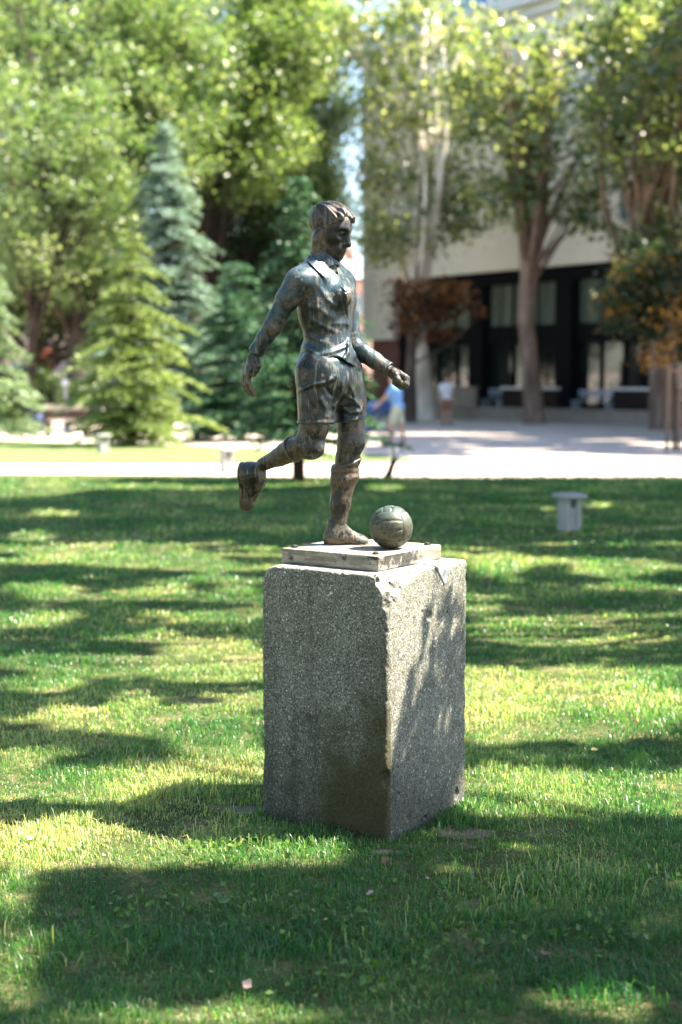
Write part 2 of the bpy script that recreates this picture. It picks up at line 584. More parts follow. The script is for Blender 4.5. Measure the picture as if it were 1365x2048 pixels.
def tree(name, label, cat, base, trunk_pts, trunk_r, blobs, nclump, per, size, lmat, bmat, seed, group=None, sig=0.38, nlimb=26, limb_r=0.09, tone=0.0, aspect=0.75):
    rg = np.random.default_rng(seed)
    root = thing(name, label, cat, base, 0, group)
    o = np.array(base)
    bm = BM()
    tp = [np.array(p) - o for p in trunk_pts]
    fl = list(trunk_r)
    bm.tube([tp[0] + (0, 0, -0.2)] + tp, [fl[0] * 1.25] + fl, 12)
    CL = clumps_in(rg, blobs, nclump) - o
    top = tp[-1]
    # limbs run from the upper trunk to the clumps
    pick = rg.choice(len(CL), min(nlimb, len(CL)), replace=False)
    for q in pick:
        k = rg.uniform(0.35, 1.0)
        j = k * (len(tp) - 1); i = min(int(j), len(tp) - 2)
        p0 = tp[i] * (1 - (j - i)) + tp[i + 1] * (j - i)
        if CL[q][2] < p0[2] - 0.5: p0 = tp[max(1, len(tp) // 2)]
        L = np.linalg.norm(CL[q] - p0)
        pts = bez(p0, CL[q], 0.08, 5, 0.07, rg)
        r0 = min(limb_r * (0.6 + L / 8), fl[i] * 0.6)
        bm.tube(pts, [r0 * (1 - 0.8 * t / 4) for t in range(5)], 6)
    bm.build('trunk', bmat, root, True)
    ci = rg.integers(0, len(CL), nclump * per)
    cc = CL[ci]
    # leaves hang in flattened sprays round each clump
    P = cc + rg.normal(size=(len(cc), 3)) * np.array([sig, sig, sig * 0.55])
    ct = rg.normal(0, 0.17, len(CL))
    tl = np.clip(rg.beta(2, 2, len(P)) + tone + ct[ci], 0, 1)
    me = leaf_mesh('crown', P, size, rg, aspect, rnd=tl)
    new_obj('crown', me, lmat, root)['kind'] = 'stuff'
    return root
def conifer(name, label, base, H, R, lmat, bmat, seed, clear=0.08, group=None, blade=0.13, dens=1.0, droop=0.28, lean=0.0):
    rg = np.random.default_rng(seed)
    root = thing(name, label, 'tree', base, 0, group)
    bm = BM()
    bm.tube([(0, 0, -0.1), (0, 0, H * 0.4), (lean, 0, H * 0.97)], [H * 0.022, H * 0.016, 0.01], 9)
    C = []; D = []
    ph1, ph2 = rg.uniform(0, 6.28, 2)
    nw = int(H / 0.18)
    for w in range(nw):
        t = clear + (1 - clear) * (w + rg.uniform(-0.3, 0.3)) / nw
        t = min(max(t, clear), 0.985)
        z = t * H + rg.normal() * 0.05
        rad = R * (1 - ((t - clear) / (1 - clear))) ** 0.75 * min(1, 0.8 + (t - clear) * 4) * (0.85 + 0.3 * rg.random()) + 0.10
        nb_ = rg.integers(6, 9)
        a0 = rg.uniform(0, 6.28)
        for b in range(nb_):
            az = a0 + 6.283 * b / nb_ + rg.normal() * 0.25; z = t * H + rg.normal() * 0.09
            L = rad * rg.uniform(0.55, 1.15) * (0.95 + 0.3 * math.sin(az * 2 + ph1 + 2.2 * z) * math.sin(1.7 * z + ph2))
            rise = rg.uniform(0.0, 0.25) + 0.5 * t
            d = np.array([math.cos(az), math.sin(az), 0]); sd = np.array([-d[1], d[0], 0])
            n = max(4, int(L / 0.085))
            s = np.linspace(0.12, 1, n)
            zz = z + L * (rise * s - (rise + droop) * s**2 + 0.10 * s**4)
            P = d * (L * s)[:, None]; P[:, 2] = zz
            bm.tube([(0, 0, z), tuple(P[n // 2]), tuple(P[-1])], [0.018, 0.011, 0.004], 4, False)
            for i in range(n):
                tw = L * 0.34 * (1.05 - s[i]) + 0.10
                for sg in (-1, 1, 0):
                    m = max(2, int(tw / 0.07 * dens))
                    q = np.linspace(0.1, 1, m)[:, None]
                    dd = d * (0.55 if sg else 1.0) + sd * sg * 0.9 + np.array([0, 0, -0.12])
                    dd = dd / np.linalg.norm(dd)
                    pp = P[i] + dd * tw * q * (1 if sg else 0.4) + rg.normal(size=(m, 3)) * 0.02
                    C.append(pp); D.append(np.tile(dd, (m, 1)) + rg.normal(size=(m, 3)) * 0.35)
    bm.build('trunk', bmat, root, True)
    C = np.concatenate(C); D = np.concatenate(D)
    D /= np.linalg.norm(D, axis=1, keepdims=True)
    n = len(C)
    N = rg.normal(size=(n, 3)); N[:, 2] += 0.8
    S_ = np.cross(D, N); S_ /= np.linalg.norm(S_, axis=1, keepdims=True)
    L = blade * rg.uniform(0.7, 1.3, n)[:, None]
    V = np.empty((n, 4, 3))
    V[:, 0] = C - D * L * 0.5; V[:, 2] = C + D * L * 0.5
    V[:, 1] = C + S_ * L * 0.17; V[:, 3] = C - S_ * L * 0.17
    i = np.arange(n)[:, None] * 4
    F = i + np.array([0, 1, 2, 3])
    me = mesh_np('crown', V.reshape(-1, 3), F)
    set_attr(me, 'rnd', np.repeat(rg.beta(2, 2, n), 4))
    new_obj('crown', me, lmat, root)['kind'] = 'stuff'
    return root
# ---------------------------------------------------------------- pale stone building with a dark glazed ground floor
FA = np.array([11.1, 53.0]); FT = np.array([-0.594, 0.805]); FT = FT / np.linalg.norm(FT); FN = np.array([-FT[1], FT[0]])   # FN points towards the lawn side
if FN[1] > 0: FN = -FN
def fac(u, v, off=0.0):
    """photo position -> (distance along the facade, height)"""
    r = ray(u, v)
    o = FA + FN * off
    M = np.array([[r[0], -FT[0]], [r[1], -FT[1]]])
    k, s = np.linalg.solve(M, o)
    return s, CAM_H + r[2] * k
M_stone = simple('facade_stone', (0.80, 0.735, 0.645), 0.9, 0.05, 1.2, 0, 0.1)
M_trimst = simple('cornice_stone', (0.66, 0.63, 0.59), 0.85, 0.06, 2)
t = NT('dark_steel'); t.pbr((0.006, 0.0065, 0.008), 0.8, 0.0, None, 0.1); M_frame = t.m
M_redbase = simple('red_plinth', (0.16, 0.07, 0.055), 0.8, 0.15, 4)
t = NT('brown_panel'); t.pbr((0.022, 0.014, 0.012), 0.8, 0.0, None, 0.15); M_panelbr = t.m
M_plinth = simple('plinth_stone', (0.24, 0.205, 0.17), 0.9, 0.12, 3)
t = NT('dark_glass'); v = t.coord('Object')
t.pbr((0.012, 0.016, 0.016), 0.05, 0.0, t.bump(t.noise(v, 0.9, 2), 0.05, 0.2), 0.5, IOR=1.75)
M_glass = t.m
t = NT('reflection_tint_glass'); v = t.coord('Object', (1, 1, 0.08))
t.pbr(t.ramp(t.noise(v, 3.2, 4, 0.6), [(0.3, (0.045, 0.06, 0.05)), (0.7, (0.17, 0.20, 0.165))]), 0.08, 0.0, None, 0.5, IOR=2.2)  # grey-green tree reflection put into the pane colour, in vertical curtain-like streaks
M_reflglass = t.m
t = NT('blue_glass'); t.pbr((0.05, 0.22, 0.50), 0.12, 0.0, None, 0.8); M_blue = t.m
t = NT('window_glass'); t.pbr((0.10, 0.18, 0.26), 0.05, 0.0, None, 0.9); M_wglass = t.m
FROT = math.atan2(FT[1], FT[0])
bld = thing('stone_building', 'large pale stone building with dark glazed ground floor behind the plane trees', 'building', (FA[0], FA[1], -0.03), FROT)
# local frame: x along the facade (away to the left), y into the building, z up
_ly = 1 if (np.array([-math.sin(FROT), math.cos(FROT)]) @ FN) < 0 else -1
def fbox(name, x0, x1, y0, y1, z0, z1, mat, parent=bld, bev=0.0, label=None):
    b = BM()
    b.box(((x0 + x1) / 2, _ly * (y0 + y1) / 2, (z0 + z1) / 2), (abs(x1 - x0), abs(y1 - y0), abs(z1 - z0)), None, bev)
    o = b.build(name, mat, parent)
    if label: o['label'] = label
    return o
sE, _ = fac(725, 600)             # far left end of the facade
sG, _ = fac(786, 600)             # where the glazed part begins
X0 = -22.0
ZB = 6.0
ZT = 16.2
ZL = 3.35
fbox('wall', X0, sE, 0, 10, ZB, ZT, M_stone)
fbox('wall', sG, sE, 0.0, 10, ZL, ZB - 0.002, M_stone, label='lower stone end of the facade')
fbox('plinth', sG, sE - 0.3, 0.35, 10, 0, ZL - 0.002, M_redbase)
fbox('beam', X0, sG - 0.01, 0.15, 0.8, ZB - 0.55, ZB - 0.004, M_frame)
fbox('spandrel', X0, sG - 0.01, 0.35, 0.8, 3.0, 3.75, M_frame)
fbox('back_wall', X0, sG - 0.02, 3.2, 3.5, 0, ZB - 0.6, M_frame)
cols = [fac(u, 650)[0] for u in (812, 950, 1125, 1300)] + [-6.2, -10.5, -15, -19.5]
for i, s in enumerate(cols):
    fbox('column', s - 0.42, s + 0.42, 0.02, 0.75, 0, ZB - 0.56, M_frame)
# glass panes between the columns, each with its own mullions
ce = sorted(cols)
for a, b in zip(ce[:-1], ce[1:]):
    n = 3
    for k in range(n):
        x0 = a + 0.42 + (b - a - 0.84) * k / n; x1 = a + 0.42 + (b - a - 0.84) * (k + 1) / n
        fbox('pane', x0 + 0.04, x1 - 0.04, 0.50, 0.54, 3.76, ZB - 0.56, M_reflglass)
        fbox('pane', x0 + 0.04, x1 - 0.04, 0.55, 0.59, 0.45, 2.99, M_glass)
        if k: fbox('mullion', x0 - 0.035, x0 + 0.035, 0.44, 0.62, 0.0, ZB - 0.57, M_frame)
# cornice and the set-back upper storey with blue glazing
fbox('cornice', X0, sE + 0.4, -0.55, 0.3, ZT + 0.003, ZT + 0.45, M_trimst)
fbox('cornice', X0, sE + 0.2, -0.25, 0.3, ZT - 0.4, ZT + 0.001, M_trimst)
fbox('upper_storey', X0, sE - 1.0, 1.2, 9.5, ZT + 0.2, ZT + 4.2, M_stone)
for k in range(12):
    s = -16 + 2.6 * k
    if s > sE - 2: break
    w = fbox('window', s, s + 2.0, 1.10, 1.24, ZT + 0.9, ZT + 3.4, M_blue)
    fbox('frame', s - 0.1, s + 2.1, 1.14, 1.30, ZT + 0.8, ZT + 0.895, M_trimst, w)
fbox('roof', X0, sE - 0.6, 0.9, 9.8, ZT + 4.203, ZT + 4.5, M_trimst)
# windows in the stone wall
def wall_window(s, z, w, h, mat):
    f = fbox('window', s - w / 2, s + w / 2, -0.03, 0.12, z - h / 2, z + h / 2, mat)
    for a, b, c, d in ((s - w / 2 - 0.12, s - w / 2 + 0.02, z - h / 2 - 0.1, z + h / 2 + 0.1), (s + w / 2 - 0.02, s + w / 2 + 0.12, z - h / 2 - 0.1, z + h / 2 + 0.1)):
        fbox('jamb', a, b, -0.09, 0.1, c, d, M_trimst, f)
    fbox('sill', s - w / 2 - 0.2, s + w / 2 + 0.2, -0.16, 0.1, z - h / 2 - 0.22, z - h / 2 - 0.103, M_trimst, f)
    fbox('lintel', s - w / 2 - 0.2, s + w / 2 + 0.2, -0.1, 0.1, z + h / 2 + 0.103, z + h / 2 + 0.25, M_trimst, f)
for u, v in ((1168, 415), (1258, 405), (1055, 425), (930, 430), (820, 440), (1345, 395)):
    s, z = fac(u, v); wall_window(s, z, 0.75, 1.15, M_wglass)
# round-headed windows under the cornice
def arch_window(s, z, w, h):
    bm = bmesh.new()
    pts = [(s - w / 2, z - h / 2), (s + w / 2, z - h / 2)] + [(s + w / 2 * math.cos(a), z + h / 2 - w / 2 + w / 2 * math.sin(a)) for a in np.linspace(0, math.pi, 13)]
    f = bm.faces.new([bm.verts.new((x, -0.02 * _ly, zz)) for x, zz in pts])
    r = bmesh.ops.extrude_face_region(bm, geom=[f])
    for q in r['geom']:
        if isinstance(q, bmesh.types.BMVert): q.co.y += 0.15 * _ly
    bmesh.ops.recalc_face_normals(bm, faces=bm.faces[:])
    me = bpy.data.meshes.new('window'); bm.to_mesh(me); bm.free()
    wo_ = new_obj('window', me, M_glass, bld)
    b = BM()
    b.tube([(s + (w / 2 + 0.1) * math.cos(a), -0.06 * _ly, z + h / 2 - w / 2 + (w / 2 + 0.1) * math.sin(a)) for a in np.linspace(-0.6, math.pi + 0.6, 16)], 0.13, 6)
    b.build('arch_surround', M_trimst, wo_)
for u in (1165, 1080, 1262, 1000, 920):
    s, z = fac(u, 95 + (1165 - u) * 0.28); arch_window(s, min(z, ZT - 1.6), 0.62, 1.5)
# low terrace in front of the glazing
terr = thing('terrace_wall', 'low beige stone terrace wall along the foot of the dark glazed front', 'wall', (FA[0], FA[1], -0.03), FROT)
s0 = fac(1310, 830, 3.0)[0]; s1 = fac(800, 826, 3.0)[0]
fbox('wall', s0 - 8, s1, -3.3, -3.0, 0, 0.42, M_plinth, terr)
fbox('coping', s0 - 8, s1 + 0.05, -3.36, -2.94, 0.423, 0.5, M_plinth, terr)
for nm, u0, u1, m, lab in (('parapet', 1010, 1118, M_panelbr, 'dark brown panelled parapet on the terrace behind the forked plane trunk'), ('parapet', 1232, 1312, M_panelbr, 'dark brown panelled parapet with a pale rail, beside the wide trunk'),
                           ('parapet', 868, 955, M_plinth, 'beige block parapet on the terrace behind the person in white')):
    a = fac(u0, 800, 2.4)[0]; b = fac(u1, 800, 2.4)[0]
    par = thing(nm, lab, 'parapet', (FA[0], FA[1], -0.03), FROT)
    fbox('panel', b, a, -2.55, -2.4, 0.02, 1.18, m, par)
    fbox('rail', b - 0.03, a + 0.03, -2.62, -2.33, 1.183, 1.27, M_trimst if u0 != 868 else m, par)
M_bench = simple('blue_grey_paint', (0.30, 0.33, 0.38), 0.6, 0.1, 4)
for u0, u1, lab in ((965, 1005, 'short grey slatted bench left of the forked plane trunk on the terrace'), (1145, 1225, 'long grey slatted bench between the dark parapets on the terrace')):
    a = fac(u0, 805, 1.6)[0]; b = fac(u1, 805, 1.6)[0]
    be = thing('terrace_bench', lab, 'bench', (FA[0], FA[1], -0.03), FROT)
    for k in range(3): fbox('slat', b, a, -1.3 - 0.16 * k, -1.42 - 0.16 * k, 0.74, 0.78, M_bench, be)
    for k in range(2): fbox('slat', b, a, -1.22, -1.26, 0.90 + 0.16 * k, 1.02 + 0.16 * k, M_bench, be)
    for s in (b + 0.15, a - 0.15): fbox('leg', s - 0.04, s + 0.04, -1.28, -1.75, 0.0, 0.738, M_bench, be)
# far house seen in the gap, and the one behind the trees on the other side
def house(name, label, x, y, rot, w, d, h, wall, seed, cols_=5, rows=3, door=None):
    r = thing(name, label, 'house', (x, y, -0.03), rot)
    b = BM(); b.box((0, d / 2, h / 2), (w, d, h)); b.build('wall', wall, r)
    b = BM(); b.box((0, d / 2, h + 0.15), (w + 0.6, d + 0.6, 0.3)); b.build('roof', M_redbase, r)
    for i in range(cols_):
        for j in range(rows):
            xx = -w / 2 + (i + 0.5) * w / cols_; zz = 1.7 + j * (h - 0.6) / rows
            b = BM(); b.box((xx, -0.01, zz), (1.0, 0.1, 1.5)); q = b.build('window', M_wglass, r)
            b = BM(); b.box((xx, -0.06, zz - 0.82), (1.3, 0.2, 0.1)); b.build('sill', M_trimst, q)
    return r
M_pink = simple('pink_render', (0.50, 0.34, 0.29), 0.9, 0.08, 1)
M_palewall = simple('pale_render', (0.46, 0.40, 0.37), 0.9, 0.1, 1)
house('pink_house', 'far pink rendered house in the gap between the stone building and the trees', 1.5, 118, 0.12, 9, 8, 9.4, M_pink, 1)
hs = house('pale_house', 'long pale house with a red door pillar behind the spruces', -17, 76, -0.05, 34, 9, 8.5, M_palewall, 2, 9, 2)
b = BM(); b.box((0, 0, 1.6), (1.3, 0.5, 3.2)); o = b.build('door_pillar', simple('red_brick', (0.30, 0.10, 0.06), 0.9, 0.15, 6), hs); o.location = (17 + (88 - 682.5) / FPX * 76, -0.3, 0.0)
b = BM(); b.box((0, 0, 1.4), (2.1, 0.2, 2.8)); o = b.build('door', simple('grey_door', (0.16, 0.17, 0.20), 0.6, 0.1, 4), hs); o.location = (17 + (122 - 682.5) / FPX * 76, -0.1, 0.0)
# ---------------------------------------------------------------- concrete pedestal
PED_A = math.radians(-35)
PED_C = np.array([0.0897, 5.1357])
PH = 0.2705
PT = 0.933
PR = np.array([[math.cos(PED_A), -math.sin(PED_A), 0], [math.sin(PED_A), math.cos(PED_A), 0], [0, 0, 1.0]])
PC3 = np.array([PED_C[0], PED_C[1], 0.0])
def ped_local(Pw): return (np.asarray(Pw) - PC3) @ PR
def on_face(u, v, axis, val):
    r = ray(u, v)
    o = (np.array([0, 0, CAM_H]) - PC3) @ PR; d = r @ PR
    return o + d * ((val - o[axis]) / d[axis])
def right_face(u, v): return on_face(u, v, 0, PH)
def left_face(u, v): return on_face(u, v, 1, -PH)
def ped_sdf(Q):
    n1 = fbm(Q, 14, 3, 20)
    n2 = vnoise(Q, 75, 25) + 0.6 * vnoise(Q, 150, 26)
    d = rbox(Q, (0, 0, PT / 2 - 0.06), (PH, PH, PT / 2 + 0.06), 0.012)
    # worn edges
    ex = np.sort(np.abs(np.abs(Q[:, :2]) - PH), axis=1)[:, 1]
    et = np.maximum(np.abs(Q[:, 2] - PT), np.min(np.abs(np.abs(Q[:, :2]) - PH), axis=1))
    ew = np.exp(-np.minimum(ex, et) / 0.014)
    d = d + ew * np.maximum(0, n2 * 0.010 + n1 * 0.012)
    d = d + 0.0012 * n2
    # rounded far left top corner
    d = smax(d, plane(Q, (-PH + 0.002, -PH + 0.1, PT - 0.022), (-0.72, -0.1, 0.7)), 0.03)
    # broken front top corner and the chipped arris that runs from it
    a = np.array([PH, -PH, PT - 0.095]); b = np.array([PH - 0.075, -PH, PT]); c = np.array([PH, -PH + 0.27, PT])
    nn = np.cross(b - a, c - a); nn *= np.sign(nn[2])
    d = smax(d, plane(Q, a, nn) + 0.022 * fbm(Q, 38, 3, 22) - 0.004, 0.004)
    d = smax(d, -(ell(Q, (PH + 0.006, -PH - 0.004, PT - 0.075), (0.026, 0.028, 0.065)) + 0.012 * fbm(Q, 50, 2, 23)), 0.003)
    # holes and knocks
    for (p, r) in HOLES:
        d = smax(d, -(ell(Q, p, r) + 0.006 * fbm(Q, 90, 2, 24)), 0.004)
    return d
HOLES = []
for u, v, rx, rz, dp in ((859, 1233, 0.022, 0.017, 0.014), (846, 1225, 0.010, 0.010, 0.008), (914, 1587, 0.016, 0.022, 0.010), (817, 1636, 0.014, 0.014, 0.008), (851, 1636, 0.010, 0.008, 0.008),
                         (789, 1203, 0.008, 0.009, 0.008), (798, 1588, 0.009, 0.007, 0.007), (870, 1290, 0.006, 0.006, 0.006), (900, 1550, 0.008, 0.005, 0.006), (893, 1222, 0.007, 0.016, 0.005)):
    p = right_face(u, v); HOLES.append((p, (dp, rx, rz)))
for u, v, rx, rz, dp in ((722, 1392, 0.010, 0.004, 0.006), (735, 1408, 0.004, 0.012, 0.004), (560, 1300, 0.006, 0.006, 0.005), (532, 1320, 0.016, 0.010, 0.008), (528, 1465, 0.012, 0.016, 0.007)):
    p = left_face(u, v); HOLES.append((p, (rx, dp, rz)))
q = left_face(762, 1556); HOLES.append((np.array([PH, -PH, q[2]]), (0.028, 0.024, 0.034)))
q = left_face(765, 1330); HOLES.append((np.array([PH, -PH, q[2]]), (0.010, 0.010, 0.02)))
def concrete():
    t = NT('pebble_concrete')
    v = t.coord('Object')
    cem = t.ramp(t.noise(v, 9, 6, 0.6), [(0.3, (0.14, 0.136, 0.110)), (0.7, (0.25, 0.242, 0.20))])
    def stones(sc, seed, rad, stops):
        mp = t.n('ShaderNodeMapping'); mp.inputs['Location'].default_value = (seed, seed * 2, seed); t.l(v, mp.inputs[0])
        w = t.n('ShaderNodeTexVoronoi'); w.inputs['Scale'].default_value = sc; t.l(mp.outputs[0], w.inputs['Vector'])
        sep = t.n('ShaderNodeSeparateColor'); t.l(w.outputs['Color'], sep.inputs[0])
        m = t.math('LESS_THAN', w.outputs['Distance'], t.math('MULTIPLY', sep.outputs[1], rad))
        return m, t.ramp(sep.outputs[2], stops)
    ST = [(0.0, (0.085, 0.086, 0.072)), (0.4, (0.175, 0.18, 0.15)), (0.7, (0.25, 0.255, 0.218)), (0.92, (0.38, 0.38, 0.335)), (1.0, (0.68, 0.67, 0.62))]
    m1, c1 = stones(104, 1.3, 0.62, ST)
    m2, c2 = stones(190, 4.1, 0.75, ST)
    m3, c3 = stones(260, 7.7, 0.8, ST)
    c = t.mix(m3, cem, c3); c = t.mix(m2, c, c2); c = t.mix(m1, c, c1)
    # faces that point upward are mixed paler
    gn = t.n('ShaderNodeNewGeometry'); sn = t.n('ShaderNodeSeparateXYZ'); t.l(gn.outputs['True Normal'], sn.inputs[0])
    c = t.mix(t.ramp(sn.outputs[2], [(0.22, 0.0), (0.5, 0.8)]), c, t.mix(t.noise(v, 90, 5, 0.7), (0.22, 0.215, 0.20), (0.50, 0.49, 0.46)))
    pits = t.ramp(t.noise(v, 160, 4, 0.7), [(0.36, 1.0), (0.46, 0.0)])
    c = t.mix(t.math('MULTIPLY', pits, 0.75), c, (0.035, 0.034, 0.03))
    # damp, dirt and moss that creep up from the ground and round the front edge
    sp = t.n('ShaderNodeSeparateXYZ'); t.l(v, sp.inputs[0])
    bl = t.noise(v, 5, 5, 0.6)
    st = t.noise(t.coord('Object', (1, 1, 0.12)), 16, 5, 0.65)
    low = t.math('SUBTRACT', t.math('MULTIPLY', bl, 1.0), t.math('MULTIPLY', sp.outputs[2], 1.0))
    damp = t.ramp(t.math('ADD', low, t.math('MULTIPLY', st, 0.35)), [(0.18, 0.0), (0.62, 0.9)])
    c = t.mix(damp, c, t.mix(0.32, (0.018, 0.017, 0.010), c))
    near = t.math('ADD', t.math('MULTIPLY', sp.outputs[0], 1.3), t.math('MULTIPLY', sp.outputs[1], -0.9))
    ms = t.math('SUBTRACT', t.math('ADD', near, t.math('MULTIPLY', bl, 0.75)), t.math('MULTIPLY', sp.outputs[2], 0.85))
    geo = t.n('ShaderNodeNewGeometry')
    lf = t.math('LESS_THAN', t.math('ADD', sp.outputs[1], 0.0), -0.245)
    moss = t.math('MULTIPLY', t.ramp(ms, [(0.28, 0.0), (0.62, 0.85)]), lf)
    c = t.mix(moss, c, t.mix(t.noise(v, 70, 4), (0.022, 0.022, 0.006), (0.085, 0.068, 0.020)))
    dk = t.ramp(st, [(0.52, 0.0), (0.75, 0.55)])
    c = t.mix(dk, c, (0.03, 0.029, 0.024))
    h = t.math('ADD', t.math('MULTIPLY', m1, 0.6), t.math('MULTIPLY', t.noise(v, 220, 4, 0.7), 0.9))
    h = t.math('SUBTRACT', h, t.math('MULTIPLY', pits, 1.0))
    t.pbr(c, 0.88, 0.0, t.bump(h, 0.75, 0.006), 0.3)
    return t.m
M_conc = concrete()
pedestal = thing('pedestal', 'square grey pebbled concrete pedestal with a broken top corner carrying the footballer statue', 'pedestal', (PED_C[0], PED_C[1], 0), PED_A)
new_obj('block', sdf_mesh('block', lambda Q: ped_sdf(Q), (-0.285, -0.285, -0.12), (0.285, 0.285, 0.95), 0.0042 * SDFQ), M_conc, pedestal)
# smooth mortar repair at the far right corner of the top
t = NT('mortar'); v = t.coord('Object')
t.pbr(t.ramp(t.noise(v, 18, 5), [(0.3, (0.40, 0.40, 0.385)), (0.7, (0.58, 0.58, 0.56))]), 0.9, 0.0, t.bump(t.noise(v, 90, 5), 0.5, 0.004), 0.2)
M_mortar = t.m
mp_ = [right_face(u, v) for u, v in ((862, 1134), (912, 1126), (906, 1140), (897, 1166), (886, 1160), (874, 1142))]
_pa, _pb, _pt = mp_[0][1], mp_[1][1], [(p[1], p[2]) for p in mp_]
def mortar_sdf(Q):
    slab = np.maximum(np.abs(Q[:, 2] - PT) - 0.004, np.maximum(np.abs(Q[:, 0] - 0.185) - 0.082, np.abs(Q[:, 1] - (_pa + _pb) / 2) - 0.055))
    tri = np.maximum(np.abs(Q[:, 0] - PH) - 0.0045, 0)
    y, z = Q[:, 1], Q[:, 2]
    c = (_pa + _pb) / 2
    hw = 0.058 * np.clip((z - (PT - 0.078)) / 0.075, 0.0, 1)
    tri = np.maximum(np.maximum(np.abs(Q[:, 0] - PH + 0.001) - 0.005, np.abs(y - c - 0.006) - hw), np.maximum(z - PT, PT - 0.078 - z))
    return smin(slab, tri, 0.012) + 0.004 * fbm(Q, 40, 2, 31)
tag(new_obj('mortar_patch', sdf_mesh('mortar_patch', mortar_sdf, (0.08, _pa - 0.1, PT - 0.11), (PH + 0.03, _pb + 0.1, PT + 0.03), 0.003), M_mortar, pedestal), 'smooth pale mortar repair on the chipped concrete')
# ---------------------------------------------------------------- trees
L_dec = leaf_mat('broad_leaf', (0.065, 0.115, 0.034), (0.135, 0.20, 0.095), (0.33, 0.36, 0.21), 0.5, 0.65, 0.33)
L_dec2 = leaf_mat('lime_leaf', (0.10, 0.155, 0.04), (0.17, 0.24, 0.105), (0.37, 0.39, 0.22), 0.5, 0.65, 0.33)
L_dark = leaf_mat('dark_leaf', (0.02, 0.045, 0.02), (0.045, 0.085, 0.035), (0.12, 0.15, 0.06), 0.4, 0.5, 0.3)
L_plane = leaf_mat('plane_leaf', (0.04, 0.08, 0.03), (0.15, 0.19, 0.085), (0.46, 0.45, 0.25), 0.5, 0.8, 0.3)
L_copper = leaf_mat('copper_leaf', (0.045, 0.022, 0.016), (0.11, 0.048, 0.025), (0.36, 0.14, 0.035), 0.4)
L_autumn = leaf_mat('autumn_leaf', (0.02, 0.045, 0.03), (0.04, 0.065, 0.035), (0.42, 0.19, 0.03), 0.4)
L_blue = leaf_mat('blue_needle', (0.10, 0.17, 0.14), (0.19, 0.28, 0.24), (0.34, 0.42, 0.36), 0.25, 0.3, 0.5, 1.0)
L_fir = leaf_mat('fir_needle', (0.09, 0.145, 0.045), (0.20, 0.27, 0.09), (0.36, 0.39, 0.17), 0.35, 0.3, 0.5, 1.0)
L_teal = leaf_mat('dark_needle', (0.028, 0.08, 0.048), (0.055, 0.135, 0.078), (0.12, 0.22, 0.125), 0.3, 0.3, 0.5, 1.0)
L_mint = leaf_mat('pale_needle', (0.10, 0.16, 0.10), (0.20, 0.28, 0.17), (0.34, 0.40, 0.25), 0.3, 0.3, 0.5, 1.0)
B_plane = bark_mat('plane_bark', (0.34, 0.29, 0.24), (0.56, 0.51, 0.44), (0.72, 0.68, 0.60), 2.2)
B_trunk2 = bark_mat('grey_brown_bark', (0.095, 0.062, 0.046), (0.165, 0.115, 0.088), (0.26, 0.195, 0.155), 2.2)
B_brown = bark_mat('brown_bark', (0.045, 0.033, 0.026), (0.085, 0.062, 0.048), (0.14, 0.105, 0.08), 3)
B_dark = bark_mat('dark_bark', (0.03, 0.022, 0.016), (0.05, 0.038, 0.028), (0.08, 0.06, 0.045), 3)
def pt(u, v, D): return on_y(u, v, D)
def gp(u, D): p = on_y(u, 755, D); return np.array([p[0], D, 0.0])
def blob(u, v, D, ru, rv, w=1.0, rd=None):
    k = D / FPX
    return (pt(u, v, D), (ru * k, (rd if rd else ru) * k, rv * k), w)
G_L = 'broadleaved trees across the lawn'
# broadleaved mass on the spruce side
D = 56; g = gp(150, D)
tree('lime_tree', 'tall broadleaved tree rising behind the yellowish fir, filling the upper corner', 'tree', g, [g, pt(152, 700, D), pt(150, 500, D), pt(140, 300, D)], [0.4, 0.34, 0.28, 0.18],
     [blob(120, 110, D, 300, 280, 2.0), blob(-40, 400, D, 200, 260, 1.2), blob(220, 330, D, 190, 200, 1.3), blob(110, 500, D, 170, 130, 0.9), blob(330, 150, D, 120, 180, 0.8)], 760, 62, 0.21, L_dec, B_dark, 21, G_L, 0.45, 40)
D = 62; g = gp(430, D)
tree('lime_tree', 'bright lime green broadleaved tree rising behind the blue spruce', 'tree', g, [g, pt(430, 600, D), pt(432, 400, D), pt(440, 180, D)], [0.42, 0.36, 0.3, 0.2],
     [blob(390, 50, D, 240, 190, 1.5), blob(480, 260, D, 160, 160, 1.2), blob(340, 240, D, 130, 150, .7), blob(580, 60, D, 100, 160, 0.8)], 640, 62, 0.21, L_dec2, B_dark, 22, G_L, 0.45, 40, tone=-0.08)
D = 68; g = gp(575, D)
tree('lime_tree', 'mid green broadleaved tree next to the strip of open sky', 'tree', g, [g, pt(575, 600, D), pt(580, 400, D), pt(590, 200, D)], [0.4, 0.34, 0.28, 0.16],
     [blob(590, 150, D, 95, 190, 1.0), blob(610, 330, D, 75, 90, 0.7), blob(540, 420, D, 110, 110, 0.8), blob(645, 40, D, 60, 110, .5), blob(690, 120, D, 30, 60, .12), blob(672, 240, D, 34, 60, .15), blob(665, 440, D, 40, 60, .2)], 440, 70, 0.20, L_dec, B_dark, 23, G_L, 0.42, 36, tone=0.04)
D = 66; g = gp(500, D)
tree('shade_tree', 'dark dense tree filling the gap behind the blue spruce and the dark green fir', 'tree', g, [g, pt(500, 700, D), pt(505, 560, D)], [0.3, 0.26, 0.2],
     [blob(490, 430, D, 130, 100, 1), blob(400, 620, D, 170, 160, 1), blob(570, 640, D, 120, 150, 0.9)], 300, 62, 0.22, L_dark, B_dark, 24, G_L, 0.45, 22)
D = 60; g = gp(70, D)
